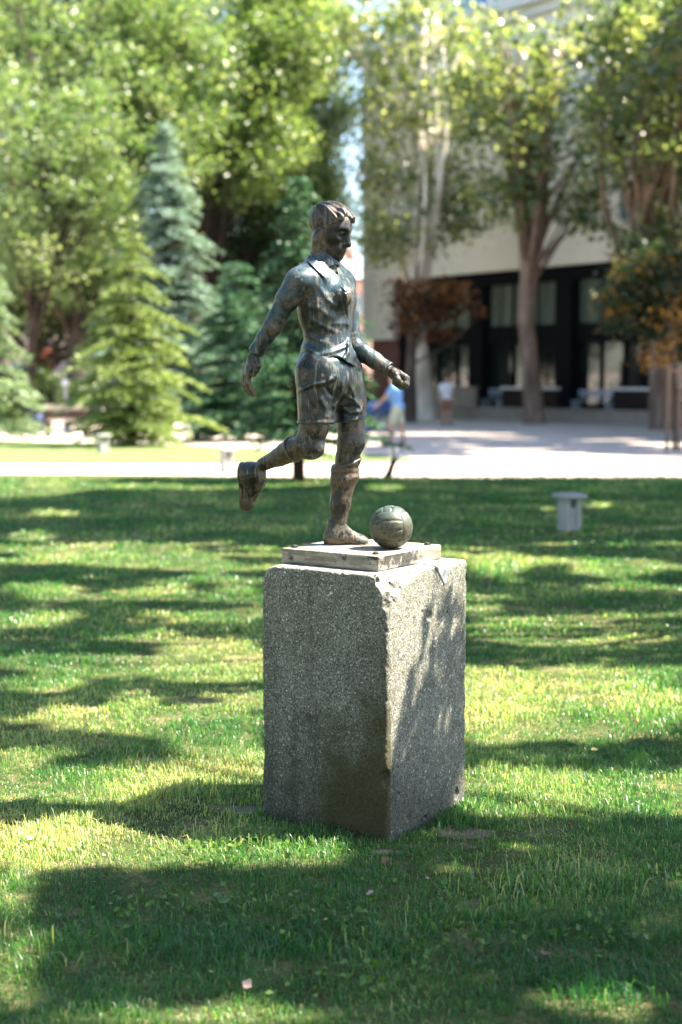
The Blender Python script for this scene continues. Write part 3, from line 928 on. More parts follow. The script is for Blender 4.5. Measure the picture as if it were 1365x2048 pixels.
tree('shade_tree', 'dark low-branched tree between the pale spruce at the edge and the yellowish fir', 'tree', g, [g, pt(70, 740, D), pt(75, 600, D)], [0.3, 0.26, 0.2],
     [blob(100, 570, D, 130, 120, 1), blob(200, 640, D, 130, 110, 0.8), blob(-30, 620, D, 120, 130, 0.7)], 260, 62, 0.22, L_dark, B_dark, 25, G_L, 0.45, 22)
D = 92; g = gp(330, D)
tree('shade_tree', 'distant dark tree closing the view beyond the pale house', 'tree', g, [g, pt(330, 680, D), pt(330, 500, D)], [0.4, 0.35, 0.25],
     [blob(330, 350, D, 330, 260, 1), blob(60, 250, D, 260, 320, 1.2), blob(560, 250, D, 110, 300, 0.8), blob(60, 10, D, 260, 170, 0.9), blob(400, -10, D, 260, 150, 0.8)], 1000, 48, 0.45, L_dark, B_dark, 26, G_L, 0.7, 24)
D = 45.5; g = gp(60, D)
tree('lime_tree', 'loose leafy tree with its crown overlapping the blue spruce and the pale spruce', 'tree', g, [g, pt(62, 740, D), pt(70, 560, D), pt(90, 380, D)], [0.15, 0.13, 0.11, 0.07],
     [blob(80, 500, D, 110, 90, 0.7), blob(90, 340, D, 130, 150, 1.0), blob(215, 400, D, 70, 90, 0.5), blob(-20, 260, D, 90, 140, 0.5), blob(180, 250, D, 80, 90, .5)], 240, 44, 0.16, L_dec, B_dark, 27, G_L, 0.36, 26)
# conifers
conifer('spruce', 'tall blue spruce with silvery needles behind the yellowish fir', gp(335, 44.5), 9.4, 2.5, L_blue, B_dark, 31, 0.05, 'conifers beyond the lawn', 0.17)
conifer('fir', 'small yellowish green fir standing on the far lawn beside the stone stool', gp(264, 33.7), 5.0, 1.95, L_fir, B_dark, 32, 0.03, 'conifers beyond the lawn', 0.14)
conifer('fir', 'dark green fir with a bare lower stem right behind the statue', gp(597, 22.0), 4.6, 1.3, L_teal, B_dark, 33, 0.135, 'conifers beyond the lawn', 0.11, 1.1)
conifer('spruce', 'pale grey green spruce cut by the edge of the view, behind the park bench', gp(-22, 36), 4.9, 1.5, L_mint, B_dark, 34, 0.06, 'conifers beyond the lawn', 0.15)
conifer('fir', 'mid green fir between the blue spruce and the dark fir behind the statue', gp(478, 37), 4.6, 2.0, L_teal, B_dark, 35, 0.05, 'conifers beyond the lawn', 0.15)
# plane trees in front of the stone building
G_P = 'plane trees along the gravel square'
D = 55; g = gp(852, D)
tree('plane_tree', 'slender pale-barked plane tree in front of the glazing, next to the copper-leaved tree', 'tree', g,
     [g, pt(846, 745, D), pt(838, 655, D), pt(843, 450, D), pt(836, 240, D), pt(850, 20, D)], [0.40, 0.30, 0.28, 0.24, 0.2, 0.12],
     [blob(850, 60, D, 130, 100, 1.0), blob(800, 220, D, 95, 120, 1.0), blob(880, 260, D, 90, 130, 0.9), blob(830, 420, D, 100, 100, 0.8), blob(770, 470, D, 50, 70, 0.35), blob(925, 420, D, 45, 60, .3), blob(735, 60, D, 70, 90, .45), blob(742, 290, D, 36, 110, .35)], 270, 24, 0.24, L_plane, B_plane, 41, G_P, 0.42, 34, 0.1, 0.08, 0.9)
D = 50.5; g = gp(1070, D)
r2 = tree('plane_tree', 'forked plane tree with a brown lower trunk in front of the dark glazing', 'tree', g,
     [g, pt(1062, 740, D), pt(1052, 640, D), pt(1056, 555, D), pt(1046, 440, D), pt(1040, 300, D), pt(1015, 90, D)], [0.40, 0.31, 0.29, 0.28, 0.17, 0.13, 0.07],
     [blob(1050, 140, D, 140, 100, 0.9), blob(1010, 260, D, 110, 110, 1.0), blob(1130, 300, D, 130, 120, 1.1), blob(1010, 400, D, 70, 60, 0.5), blob(1180, 420, D, 70, 50, 0.35), blob(960, 180, D, 70, 100, 0.6)], 230, 20, 0.25, L_plane, B_trunk2, 42, G_P, 0.42, 34, 0.1, 0.02, 0.9)
bm_ = BM(); o_ = np.array(g)
bm_.tube([tuple(pt(1058, 600, D) - o_), tuple(pt(1072, 520, D) - o_), tuple(pt(1086, 430, D) - o_), tuple(pt(1092, 300, D) - o_), tuple(pt(1105, 80, D) - o_)], [0.2, 0.19, 0.16, 0.12, 0.07], 10)
bm_.build('limb', B_trunk2, r2, True)
D = 45; g = gp(1330, D)
tree('plane_tree', 'wide dark-based plane tree beside the young staked tree at the end of the glazing', 'tree', g,
     [g, pt(1326, 740, D), pt(1318, 640, D), pt(1296, 530, D), pt(1278, 430, D), pt(1275, 250, D)], [0.50, 0.42, 0.36, 0.24, 0.19, 0.12],
     [blob(1260, 220, D, 120, 150, 1.0), blob(1340, 330, D, 110, 130, 1.0), blob(1330, 90, D, 150, 110, 1.0), blob(1300, 480, D, 70, 60, 0.5), blob(1230, 60, D, 80, 80, .4)], 240, 24, 0.23, L_plane, B_trunk2, 43, G_P, 0.4, 34, 0.1, -0.05, 0.9)
D = 48; g = gp(1440, D)
tree('shade_tree', 'dark tree reaching in at the upper edge over the plane trees', 'tree', g, [g, pt(1440, 600, D), pt(1420, 300, D)], [0.35, 0.3, 0.2],
     [blob(1310, 90, D, 90, 110, 1), blob(1420, 200, D, 120, 200, 1.0)], 150, 70, 0.19, L_dark, B_dark, 44, G_P, 0.42, 20)
D = 52; g = gp(822, D)
tree('copper_tree', 'small copper-leaved tree with hanging orange and brown foliage before the glazing', 'tree', g, [g, pt(822, 740, D), pt(826, 660, D), pt(850, 600, D)], [0.24, 0.2, 0.17, 0.1],
     [blob(860, 590, D, 85, 45, 1.0), blob(815, 610, D, 45, 60, 0.6), blob(925, 600, D, 45, 50, 0.5), blob(850, 655, D, 45, 35, 0.4)], 70, 26, 0.2, L_copper, B_brown, 45, None, 0.3, 16, 0.06)
D = 40; g = gp(1385, D)
tree('dogwood_tree', 'low dark bluish green tree with orange-tinged leaf tips near the wide plane trunk', 'tree', g, [g, pt(1380, 760, D), pt(1362, 640, D)], [0.14, 0.12, 0.08],
     [blob(1310, 580, D, 80, 95, 1.0), blob(1360, 640, D, 60, 70, 0.7), blob(1250, 610, D, 40, 50, 0.35)], 150, 50, 0.16, L_autumn, B_dark, 46, None, 0.28, 14, 0.05, -0.12)
D = 32; g = gp(1352, D)
yt = tree('young_tree', 'young staked tree with orange leaves at the edge of the gravel square', 'tree', g, [g, pt(1352, 780, D), pt(1348, 700, D), pt(1335, 640, D)], [0.05, 0.045, 0.035, 0.02],
     [blob(1315, 705, D, 38, 35, 1.0), blob(1345, 660, D, 30, 60, 0.9)], 26, 12, 0.11, leaf_mat('orange_leaf', (0.06, 0.03, 0.012), (0.16, 0.07, 0.015), (0.50, 0.26, 0.04), 0.45), B_brown, 47, None, 0.16, 8, 0.02)
M_stake = simple('stake_wood', (0.17, 0.115, 0.085), 0.85, 0.2, 5)
for u in (1337, 1361):
    b = BM(); b.tube([(0, 0, -0.2), (0.02, 0, 1.9)], 0.04, 8)
    o = b.build('stake', M_stake, yt); o.location = np.array(gp(u, D - 0.25)) - g
b = BM(); b.box((0, 0, 0), (0.34, 0.05, 0.06)); o = b.build('tie', M_stake, yt); o.location = (-0.02, -0.25, 1.75)
# low evergreen shrubs that close the view under the trees
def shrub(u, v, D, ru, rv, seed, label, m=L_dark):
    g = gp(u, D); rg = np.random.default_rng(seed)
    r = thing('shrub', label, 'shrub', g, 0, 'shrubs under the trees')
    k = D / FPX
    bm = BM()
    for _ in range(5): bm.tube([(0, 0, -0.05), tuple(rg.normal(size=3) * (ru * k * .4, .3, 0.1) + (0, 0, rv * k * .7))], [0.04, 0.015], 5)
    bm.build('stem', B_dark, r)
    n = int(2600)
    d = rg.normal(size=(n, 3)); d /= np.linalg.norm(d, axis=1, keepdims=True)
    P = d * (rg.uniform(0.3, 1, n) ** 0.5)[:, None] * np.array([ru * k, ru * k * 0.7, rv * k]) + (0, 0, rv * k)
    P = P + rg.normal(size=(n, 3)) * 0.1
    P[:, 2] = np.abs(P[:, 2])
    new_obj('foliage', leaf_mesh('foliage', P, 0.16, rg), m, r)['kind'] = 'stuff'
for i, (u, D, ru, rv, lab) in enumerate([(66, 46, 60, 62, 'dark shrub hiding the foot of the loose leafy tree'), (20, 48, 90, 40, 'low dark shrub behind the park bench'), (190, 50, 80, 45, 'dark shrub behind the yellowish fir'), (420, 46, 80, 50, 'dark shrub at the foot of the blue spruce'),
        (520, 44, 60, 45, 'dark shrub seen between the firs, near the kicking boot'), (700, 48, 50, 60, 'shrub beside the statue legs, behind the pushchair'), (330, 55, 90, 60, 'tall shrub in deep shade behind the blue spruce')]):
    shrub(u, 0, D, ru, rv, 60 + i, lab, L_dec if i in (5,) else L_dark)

# ---------------------------------------------------------------- the park trees beside the lawn whose crowns shade it
SUNT = SUN_DIR / SUN_DIR[2]
def ellm(u, v, lst):
    m = np.zeros(len(u), bool)
    for cx, cy, rx, ry in lst: m |= ((u - cx) / rx) ** 2 + ((v - cy) / ry) ** 2 < 1
    return m
LIT = [(165, 1695, 175, 48), (480, 1722, 150, 26), (60, 1560, 80, 42), (430, 1545, 110, 48), (240, 1575, 90, 26), (20, 1930, 75, 110), (30, 1790, 60, 55), (215, 1985, 60, 12), (560, 1838, 46, 7), (905, 1742, 60, 8), (1040, 1700, 70, 9), (700, 1900, 40, 6), (340, 1850, 34, 7), (1120, 1880, 40, 6), (1300, 1760, 50, 8), (980, 1960, 60, 8), (380, 2035, 330, 28), (1200, 2010, 160, 34), (620, 1790, 40, 12),
       (1150, 1410, 240, 78), (1000, 1470, 90, 26), (1030, 1555, 110, 26), (1270, 1610, 110, 30), (1150, 1260, 240, 32), (1000, 1130, 70, 28), (1240, 1135, 110, 20), (1330, 1240, 60, 14), (960, 1210, 50, 25),
       (160, 1440, 120, 26), (400, 1470, 110, 38), (250, 1330, 280, 24), (80, 1370, 90, 22), (420, 1300, 110, 28), (230, 1110, 190, 26), (60, 1075, 60, 13), (410, 1130, 70, 22), (90, 1180, 90, 16), (390, 1225, 110, 14), (60, 1245, 70, 14), (480, 1180, 50, 16),
       (110, 1027, 60, 7), (770, 975, 45, 7), (1095, 1018, 22, 5), (1200, 1012, 30, 5), (260, 960, 460, 20), (0, 972, 200, 24), (520, 2000, 120, 10), (850, 1990, 60, 8), (470, 1380, 50, 16)]
SHADE = [(330, 1215, 190, 11), (160, 1265, 130, 12), (1200, 1198, 150, 16), (1150, 1318, 260, 13), (400, 1378, 150, 13), (130, 1490, 160, 20), (220, 1530, 110, 14), (300, 1150, 90, 8), (1130, 1160, 90, 9)]
rg = np.random.default_rng(77)
N = 84000
gy_ = np.sqrt(rg.uniform(2.7 ** 2, (PATH_Y + 0.25) ** 2, N)); gy_[:4500] = rg.uniform(2.7, 5.0, 4500)
gx_ = rg.uniform(-1, 1, N) * (0.27 * gy_ + 0.9)
uu, vv = to_px(np.stack([gx_, gy_, np.zeros(N)], 1))
lit = ellm(uu, vv, LIT)
shd = ellm(uu, vv, SHADE)
Q3 = np.stack([gx_ * 1.1, gy_ * 1.8, np.zeros(N)], 1).astype(np.float32)
ns = fbm(Q3, 1.3, 3, 90)
keep = (~lit | shd)
mid = (vv > 1085) & (vv < 1640)
keep &= ~(mid & ~shd & (ns > 0.02)) | (vv > 1640)
# the crown over the statue is open: nothing may stand between it and the sun
hh = np.where(gy_ < 9, rg.uniform(6.0, 9.0, N), rg.uniform(7.2, 11.5, N))
hh = np.maximum(hh, CAM_H + 0.275 * gy_ + 0.6)
Pl = np.stack([gx_, gy_, np.zeros(N)], 1) + SUNT * hh[:, None]
# distance of the sun ray from the statue and pedestal axis
t_ = np.clip(((np.array([0.05]) - gx_) / SUNT[0]), 0, 2.4)
near_st = (np.abs(gy_ + SUNT[1] * t_ - 5.13) < 0.62) & (np.abs(gx_ + SUNT[0] * t_ - 0.05) < 0.5) & (t_ > 0.02)
dens = np.where(vv < 1085, 0.97, 0.93)
keep &= ~near_st & (rg.random(N) < dens)
# further out, over the gravel square
N2 = 70000
fy = rg.uniform(27, 50, N2); fx = rg.uniform(-2, 1, N2) * 0 + rg.uniform(0.5, 16, N2)
u2, v2 = to_px(np.stack([fx, fy, np.zeros(N2)], 1))
n2_ = fbm(np.stack([fx * 0.35, fy * 0.9, fx * 0], 1).astype(np.float32), 0.9, 3, 95)
k2 = (((v2 < 915) & (v2 > 872) & (n2_ < 0.08)) | ((v2 <= 872) & (v2 > 835) & (n2_ < 0.0)))
k2 &= ~((u2 > 1050) & (v2 > 895) & (v2 < 912) & (n2_ > 0.02))
h2 = rg.uniform(9, 15, N2)
P2 = np.stack([fx, fy, np.zeros(N2)], 1) + SUNT * h2[:, None]
uu2, vv2 = to_px(P2)
P2 = P2[k2 & ((uu2 > 1180) | (vv2 < 60))]
Pl = Pl[keep]
L_lawn = leaf_mat('thick_leaf', (0.03, 0.055, 0.018), (0.06, 0.09, 0.028), (0.12, 0.13, 0.045), 0.22)
B_lawn = bark_mat('lawn_tree_bark', (0.09, 0.075, 0.06), (0.17, 0.15, 0.12), (0.26, 0.23, 0.19), 3)
EXTRA = []
rs = np.random.default_rng(5)
# a low spray of this crown throws the slanting shade on the lit face of the pedestal
for _ in range(900):
    v = rs.uniform(1140, 1650); u = rs.uniform(775, 932)
    s_ = u - (864 + (v - 1170) * (780 - 864) / 350) + rs.normal() * 1.5
    if v < 1200 and u > 905: continue
    if s_ < 0 or (15 < s_ < 33 and 1215 < v < 1500 and rs.random() < 0.85): continue
    if v > 1540 and s_ > 150 - (v - 1540) * 0.9: continue
    if rs.random() < 0.36: continue
    EXTRA.append(PC3 + PR @ right_face(u, v) + SUN_DIR * rs.uniform(2.7, 3.5))
ALL = np.concatenate([Pl, P2, np.array(EXTRA)])
SZ = np.concatenate([np.where(Pl[:, 1] > 11, 0.21, 0.16), np.full(len(P2), 0.26), np.full(len(EXTRA), 0.05)])
TR = [(7.4, 4.0, 'plane tree standing beside the lawn nearest the statue, its crown shading the near grass'), (8.6, 9.5, 'second plane tree beside the lawn, shading the grass past the pedestal'), (9.8, 15.0, 'third plane tree beside the lawn, over the stone stool'),
      (11.2, 21.0, 'fourth plane tree beside the lawn, by the end of the path'), (17, 31, 'plane tree at the edge of the gravel square past the path'), (21, 44, 'plane tree on the gravel square near the building end')]
own = np.argmin(np.stack([np.abs(ALL[:, 1] - y) for _, y, _ in TR], 1), 1)
for k, (x, y, lab) in enumerate(TR):
    P = ALL[own == k]; sz = SZ[own == k]
    root = thing('plane_tree', lab, 'tree', (x, y, 0), 0, 'plane trees shading the lawn')
    o = np.array([x, y, 0])
    bm = BM()
    bm.tube([(0, 0, -0.2), (0, 0, 0.3), (-0.1, 0, 3), (-0.3, 0.1, 6.2), (-0.5, 0.1, 8.6)], [0.38, 0.3, 0.25, 0.2, 0.1], 12)
    rk = np.random.default_rng(100 + k)
    for q in rk.choice(len(P), min(30, len(P)), replace=False):
        z0 = rk.uniform(3.2, 7.5)
        pts = bez((-0.1 - 0.05 * z0, 0, z0), P[q] - o, 0.06, 5, 0.05, rk)
        if k == 0 and any(np.hypot(*(pp[:2] + o[:2] - np.array([0.1, 5.1]))) < 0.3 and pp[2] < 4 for pp in pts): continue
        bm.tube(pts, [0.075, 0.06, 0.04, 0.025, 0.01], 6)
    if k == 0:                                    # the low bough that carries the spray over the pedestal
        E3 = np.array(EXTRA) - o
        hub = E3.mean(0) + np.array([0.35, 0.0, 0.25])
        bm.tube(bez((-0.15, 0, 3.4), hub, 0.05, 7, 0.0), [0.06, 0.05, 0.04, 0.032, 0.025, 0.018, 0.012], 7)
        for q in rk.choice(len(E3), 14, replace=False): bm.tube(bez(hub, E3[q], 0.04, 4, 0.04, rk), [0.009, 0.007, 0.005, 0.003], 5)
    bm.build('trunk', B_lawn, root, True)
    mesh_sz = sz[:, None]
    n = len(P); Nn, A, Bv = rand_frames(n, rk, 0.9)
    s = mesh_sz * rk.uniform(0.7, 1.3, n)[:, None]
    C = P - o
    V = np.stack([C - A * s * .5, C + Bv * s * .45 + Nn * s * .1, C + A * s * .5, C - Bv * s * .45 + Nn * s * .1], 1)
    i = np.arange(n)[:, None] * 4
    me = mesh_np('crown', V.reshape(-1, 3), np.concatenate([i + np.array([0, 1, 2]), i + np.array([0, 2, 3])]))
    set_attr(me, 'rnd', np.repeat(rk.random(n), 4))
    new_obj('crown', me, L_lawn, root)['kind'] = 'stuff'

# unseen trees, added to dim the sky light and to mirror green in the glass
for k, (x, y, hgt, rad, lab) in enumerate([(-15, 6, 13, 5.2, 'added unseen broadleaved tree on the open side of the lawn level with the statue'), (-17, 17, 14, 5.5, 'added unseen broadleaved tree on the open side of the lawn by the path end'), (-11, -6, 14, 5.5, 'added unseen broadleaved tree diagonally behind the viewpoint'),
        (-1, -12, 15, 6.0, 'added unseen broadleaved tree straight behind the viewpoint'), (10, -9, 14, 5.5, 'added unseen broadleaved tree behind the viewpoint on the sunny side'),
        (-30, 64, 15, 6, 'unseen tree added off to the side for the reflection in the glazing'), (-39, 73, 16, 7, 'second unseen tree added for the reflection in the dark glazing'), (-52, 80, 17, 7, 'third unseen tree added for the reflection in the dark glazing, the farthest one')]):
    b = np.array([x, y, 0.0])
    tree('lime_tree', lab, 'tree', b, [b, b + (0.1, 0, 3), b + (0.2, 0.1, 6), b + (0, 0, hgt - 3)], [0.36, 0.3, 0.26, 0.12],
         [(b + (0, 0, hgt * 0.58), (rad, rad, hgt * 0.42), 1.0)], 130, 60, 0.42, L_dec, B_dark, 300 + k, 'unseen trees added round the lawn', 0.6, 18)
# ---------------------------------------------------------------- bronze footballer
D0 = 5.15
PX = D0 / FPX
def J(u, v, w=0.0):
    return on_y(u, v, D0 + w * PX).astype(np.float32)
def nrm(v):
    v = np.asarray(v, np.float64)
    return v / np.linalg.norm(v)
def Rz(az):                                   # local f (forward), l (left of him), up
    c, s = math.cos(az), math.sin(az)
    return np.array([[c, -s, 0], [s, c, 0], [0, 0, 1]])
def uvw(P):
    d = P[:, 1]
    return 682.5 + P[:, 0] / d * FPX, 755 + (CAM_H - P[:, 2]) / d * FPX
def seg2(u, v, pts):
    """distance in photo units to a polyline seen from the front, with the fraction along it"""
    best = np.full(u.shape, 1e9, np.float32); fr = np.zeros(u.shape, np.float32)
    n = len(pts) - 1
    for i in range(n):
        ax, ay = pts[i]; bx, by = pts[i + 1]
        dx, dy = bx - ax, by - ay
        t = np.clip(((u - ax) * dx + (v - ay) * dy) / (dx * dx + dy * dy), 0, 1)
        d = np.hypot(u - ax - t * dx, v - ay - t * dy)
        m = d < best
        best = np.where(m, d, best); fr = np.where(m, (i + t) / n, fr)
    return best, fr
def folds(P, d, lst):
    """cloth folds on the side towards the path: (polyline, height, width), tapering out at both ends"""
    u, v = uvw(P)
    near = np.clip((D0 + 0.01 - P[:, 1]) / 0.02, 0, 1)
    for pts, amp, wd in lst:
        q, f = seg2(u, v, pts)
        d = d - amp * PX * np.exp(-(q / wd) ** 2) * np.clip(np.sin(np.pi * (0.08 + 0.84 * f)) * 1.6, 0, 1) * near
    return d
def stretch(P, az):
    return P

def K(v, u, b, a, deg, w=0.0):
    p = J(u, v, w)
    return (p[2], p[0], p[1], b * PX, a * PX, math.radians(deg))
TORSO = [K(800, 652, 44, 56, -22), K(760, 654, 50, 60, -24), K(730, 653, 55, 62, -26), K(700, 654, 48, 57, -29), K(672, 656, 41, 56, -31),
         K(640, 653, 45, 66, -33), K(610, 653, 46, 73, -34), K(580, 651, 41, 76, -34), K(555, 652, 34, 78, -33), K(535, 648, 24, 60, -33), K(520, 646, 17, 36, -32)]
rSH, rEL, rWR = J(597, 566, -58), J(556, 634, -56), J(511, 707, -40)
lSH, lEL, lWR = J(683, 566, 56), J(706, 690, 44), J(778, 740, 20)
rHIP, rKN, rAN = J(634, 728, -34), J(621, 890, -30), J(527, 929, 50)
lHIP, lKN, lAN = J(680, 728, 34), J(703, 884, 24), J(677, 1045, 26)

def torso_sdf(P, g):
    d = loft(P, TORSO) - g
    # shoulders, chest, shoulder blades
    d = smin(d, ell(P, J(603, 563, -54), np.array([25, 27, 25]) * PX + g), 0.034)
    d = smin(d, ell(P, J(682, 566, 54), np.array([22, 26, 24]) * PX + g), 0.034)
    d = smin(d, cap(P, J(630, 535, -16), J(606, 556, -46), 20 * PX + g, 15 * PX + g), 0.03)
    d = smin(d, cap(P, J(660, 535, 14), J(680, 556, 46), 18 * PX + g, 15 * PX + g), 0.03)
    d = smin(d, ell(P, J(677, 592, -30), np.array([30, 24, 24]) * PX + g, Rz(math.radians(-45))), 0.03)
    d = smin(d, ell(P, J(690, 592, 14), np.array([18, 26, 24]) * PX + g, Rz(math.radians(-25))), 0.03)
    return d
def arm_r(P, g):
    d = chain(P, [rSH, J(575, 599, -58), rEL, J(546, 652, -54), J(530, 677, -48), rWR], np.array([25, 20, 16, 16, 13.5, 11.5]) * PX + g, 0.012)
    d = smin(d, ell(P, J(583, 590, -64), np.array([17, 16, 26]) * PX + g, np.linalg.qr(np.c_[nrm(rEL - rSH)[[0, 1, 2]], [0, 1, 0], [0, 0, 1]])[0][:, [1, 2, 0]]), 0.02)
    return d
def arm_l(P, g):
    return chain(P, [lSH, J(697, 628, 52), lEL, J(727, 706, 36), J(750, 721, 29), lWR], np.array([23, 18, 15.5, 16, 14, 11.5]) * PX + g, 0.012)
def leg_r(P, g):
    d = chain(P, [rHIP, J(631, 800, -32), J(628, 855, -30), rKN], np.array([33, 31, 27.5, 24.5]) * PX + g, 0.018)
    d = smin(d, ell(P, J(628, 897, -34), np.array([20, 20, 19]) * PX + g), 0.025)                    # kneecap
    d = smin(d, chain(P, [J(612, 890, -26), J(590, 898, -8), J(560, 913, 20), rAN], np.array([23, 21.5, 16.5, 12.5]) * PX + g, 0.015), 0.03)
    return d
def leg_l(P, g):
    d = chain(P, [lHIP, J(697, 800, 32), J(702, 850, 28), J(702, 884, 24)], np.array([33, 30, 26, 23.5]) * PX + g, 0.018)
    d = smin(d, ell(P, J(714, 884, 16), np.array([16, 18, 19]) * PX + g), 0.03)
    d = smin(d, chain(P, [J(699, 884, 24), J(696, 915, 26), J(688, 955, 28), J(681, 1005, 27), lAN], np.array([23.5, 23, 24, 18.5, 15]) * PX + g, 0.015), 0.02)
    return d

# --- head frame
hAZ, hBOW = math.radians(-27), math.radians(19)
_F = np.array([math.cos(hAZ), math.sin(hAZ), 0]); _L = np.array([-math.sin(hAZ), math.cos(hAZ), 0]); _Z = np.array([0, 0, 1.0])
hU = _Z * math.cos(hBOW) + _F * math.sin(hBOW)
hF = _F * math.cos(hBOW) - _Z * math.sin(hBOW)
HR = np.stack([hF, _L, hU], 1)
HC = J(661, 452, -4)
def H(f, l, u): return (HC + (hF * f + _L * l + hU * u) * PX).astype(np.float32)
def hell(P, c, r, rot=None):
    R = HR if rot is None else HR @ np.array(Euler(rot).to_matrix())
    return ell(P, H(*c), np.array(r) * PX, R)
def skull(P, g=0.0):
    d = hell(P, (-3.5, 0, 7.5), (42.5 + g, 33.5 + g, 34.5 + g))
    d = smin(d, hell(P, (16, 0, -12), (27 + g, 29 + g, 42 + g)), 0.03)
    return d
def head_sdf(P):
    d = skull(P)
    mir = P.copy()
    q = (P - HC) @ HR.astype(np.float32) / np.float32(PX)                # head coordinates in photo units
    s = np.abs(q[:, 1])
    qm = np.stack([q[:, 0], s, q[:, 2]], 1)                              # mirrored half
    def e(c, r, k=None):
        return ell(qm, c, np.array(r, np.float32)) * PX
    d = smin(d, e((24, 0, -44), (19, 17, 15)), 0.03)                     # chin and jaw
    d = smin(d, cap(qm, (-8, 27, -26), (30, 10, -50), 8, 8) * PX, 0.025)
    d = smin(d, e((20, 20, -17), (14, 9.5, 9)), 0.022)                    # cheek bone
    d = smin(d, cap(qm, (38, 5, 3), (29, 24, 4), 5.5, 5) * PX, 0.016)    # brow
    d = smax(d, -e((43, 14.5, -6), (11, 9.5, 6.5)), 0.014)               # eye socket
    d = smin(d, e((32.5, 14, -7), (6.2, 6.6, 6.0)), 0.003)               # eyeball
    d = smin(d, cap(qm, (38.5, 8, -3.3), (33, 21, -5), 1.9, 1.6) * PX, 0.004)   # upper lid
    d = smin(d, cap(qm, (37.5, 9, -10.5), (33, 20, -10), 1.2, 1.1) * PX, 0.004)
    d = smin(d, cap(qm, (40, 0, -2), (50, 0, -21), 4.2, 5.2) * PX, 0.014)       # nose
    d = smin(d, e((49, 0, -23), (6.5, 5.6, 5.4)), 0.006)
    d = smin(d, e((43, 6.2, -24.5), (5.5, 3.6, 4.0)), 0.005)
    d = smin(d, e((37, 0, -35), (8, 14, 9)), 0.016)                      # mouth
    d = smin(d, cap(qm, (43.2, 0, -34.4), (39.5, 10, -36), 1.9, 1.3) * PX, 0.005)
    d = smin(d, cap(qm, (42.2, 0, -39.8), (39.5, 9, -38.5), 2.2, 1.4) * PX, 0.005)
    d = smin(d, e((34, 0, -53), (9.5, 10, 7.5)), 0.014)
    # ears
    ear = e((-3, 33.5, -19), (8.8, 3.6, 13.5))
    ear = smin(ear, e((-1, 33, -29), (4.6, 3.4, 6)), 0.006)
    ear = smax(ear, -e((-1.5, 37, -17), (5.8, 3.4, 9.5)), 0.004)
    d = smin(d, ear, 0.005)
    # neck
    nk = chain(P, [J(646, 545, 0), J(646, 515, 0), H(-10, 0, -28)], np.array([31, 23.5, 22.5]) * PX, 0.02)
    nk = smin(nk, cap(P, J(656, 540, -14), J(634, 487, -16), 8 * PX, 9 * PX), 0.02)
    nk = smin(nk, ell(P, J(666, 524, -6), np.array([6, 6, 7]) * PX), 0.02)
    return smin(d, nk, 0.018)
def hair_sdf(P):
    q = (P - HC) @ HR.astype(np.float32) / np.float32(PX)
    f, l, u = q[:, 0], q[:, 1], q[:, 2]
    d = skull(P, 1.7)
    d = smin(d, hell(P, (2, 0, 20), (37, 30, 20.5)), 0.02)                 # mass on top
    d = smin(d, hell(P, (27, -2, 25), (17, 24, 10), (0, 0.45, 0)), 0.012)
    d = smin(d, hell(P, (39.5, -8, 20), (5.5, 9, 10), (0.3, 0.3, 0.0)), 0.008)   # front lock
    d = smin(d, hell(P, (37, 10, 20), (6, 8, 9), (0.2, 0.3, 0.0)), 0.008)
    d = smin(d, hell(P, (30, -21, 21), (10, 6, 7), (0.3, 0.1, 0.3)), 0.008)
    # combed strands
    ang = np.arctan2(l, u + 26)
    topm = np.clip((u - 14) / 16, 0, 1)
    d = d + PX * topm * (1.2 * np.sin(ang * 41 + 0.16 * f) + 2.4 * np.sin(ang * 15 + 0.07 * f + 2 * vnoise(q, 0.05, 5)) + 5.5 * vnoise(np.stack([f * 0.06, ang * 5.5, u * 0.02], 1), 1.0, 8))
    d = d + PX * (1 - topm) * (0.5 * np.sin(f * 0.55 + 0.25 * u) + 1.3 * vnoise(q * np.array([0.16, 0.16, 0.05], np.float32), 1.0, 3))
    # hair line: forehead, temples, in front of and behind the ear, nape
    fr = 36 + 7 * np.sin(l * 0.13) - np.maximum(0, 20 - u) * 1.15 - 3
    fr = np.where(u < 2, np.minimum(fr, 3 - 0.2 * (u + 20)), fr)
    m = (f - fr) * PX
    d = d + 1.6 * PX * np.clip(1 - (u + 33) / 12, 0, 1)
    nape = (-(u + 33) - 0.25 * (f + 20)) * PX
    earc = -(np.hypot((f + 2) / 12, (u + 21) / 17) - 1) * 11 * PX
    side = (-(u + 16) + np.where(f < -8, -60, 0)) * PX
    d = d + 1.1 * PX * np.clip(1 - (u - 4) / 18, 0, 1) * np.clip(1 + (m / PX) / 14, 0, 1)
    d = np.where(u > 18, np.maximum(d, np.minimum(m - 0.012, 0.03)), smax(d, m, 0.004))
    for c in (nape, earc, side):
        d = smax(d, c, 0.004)
    return d

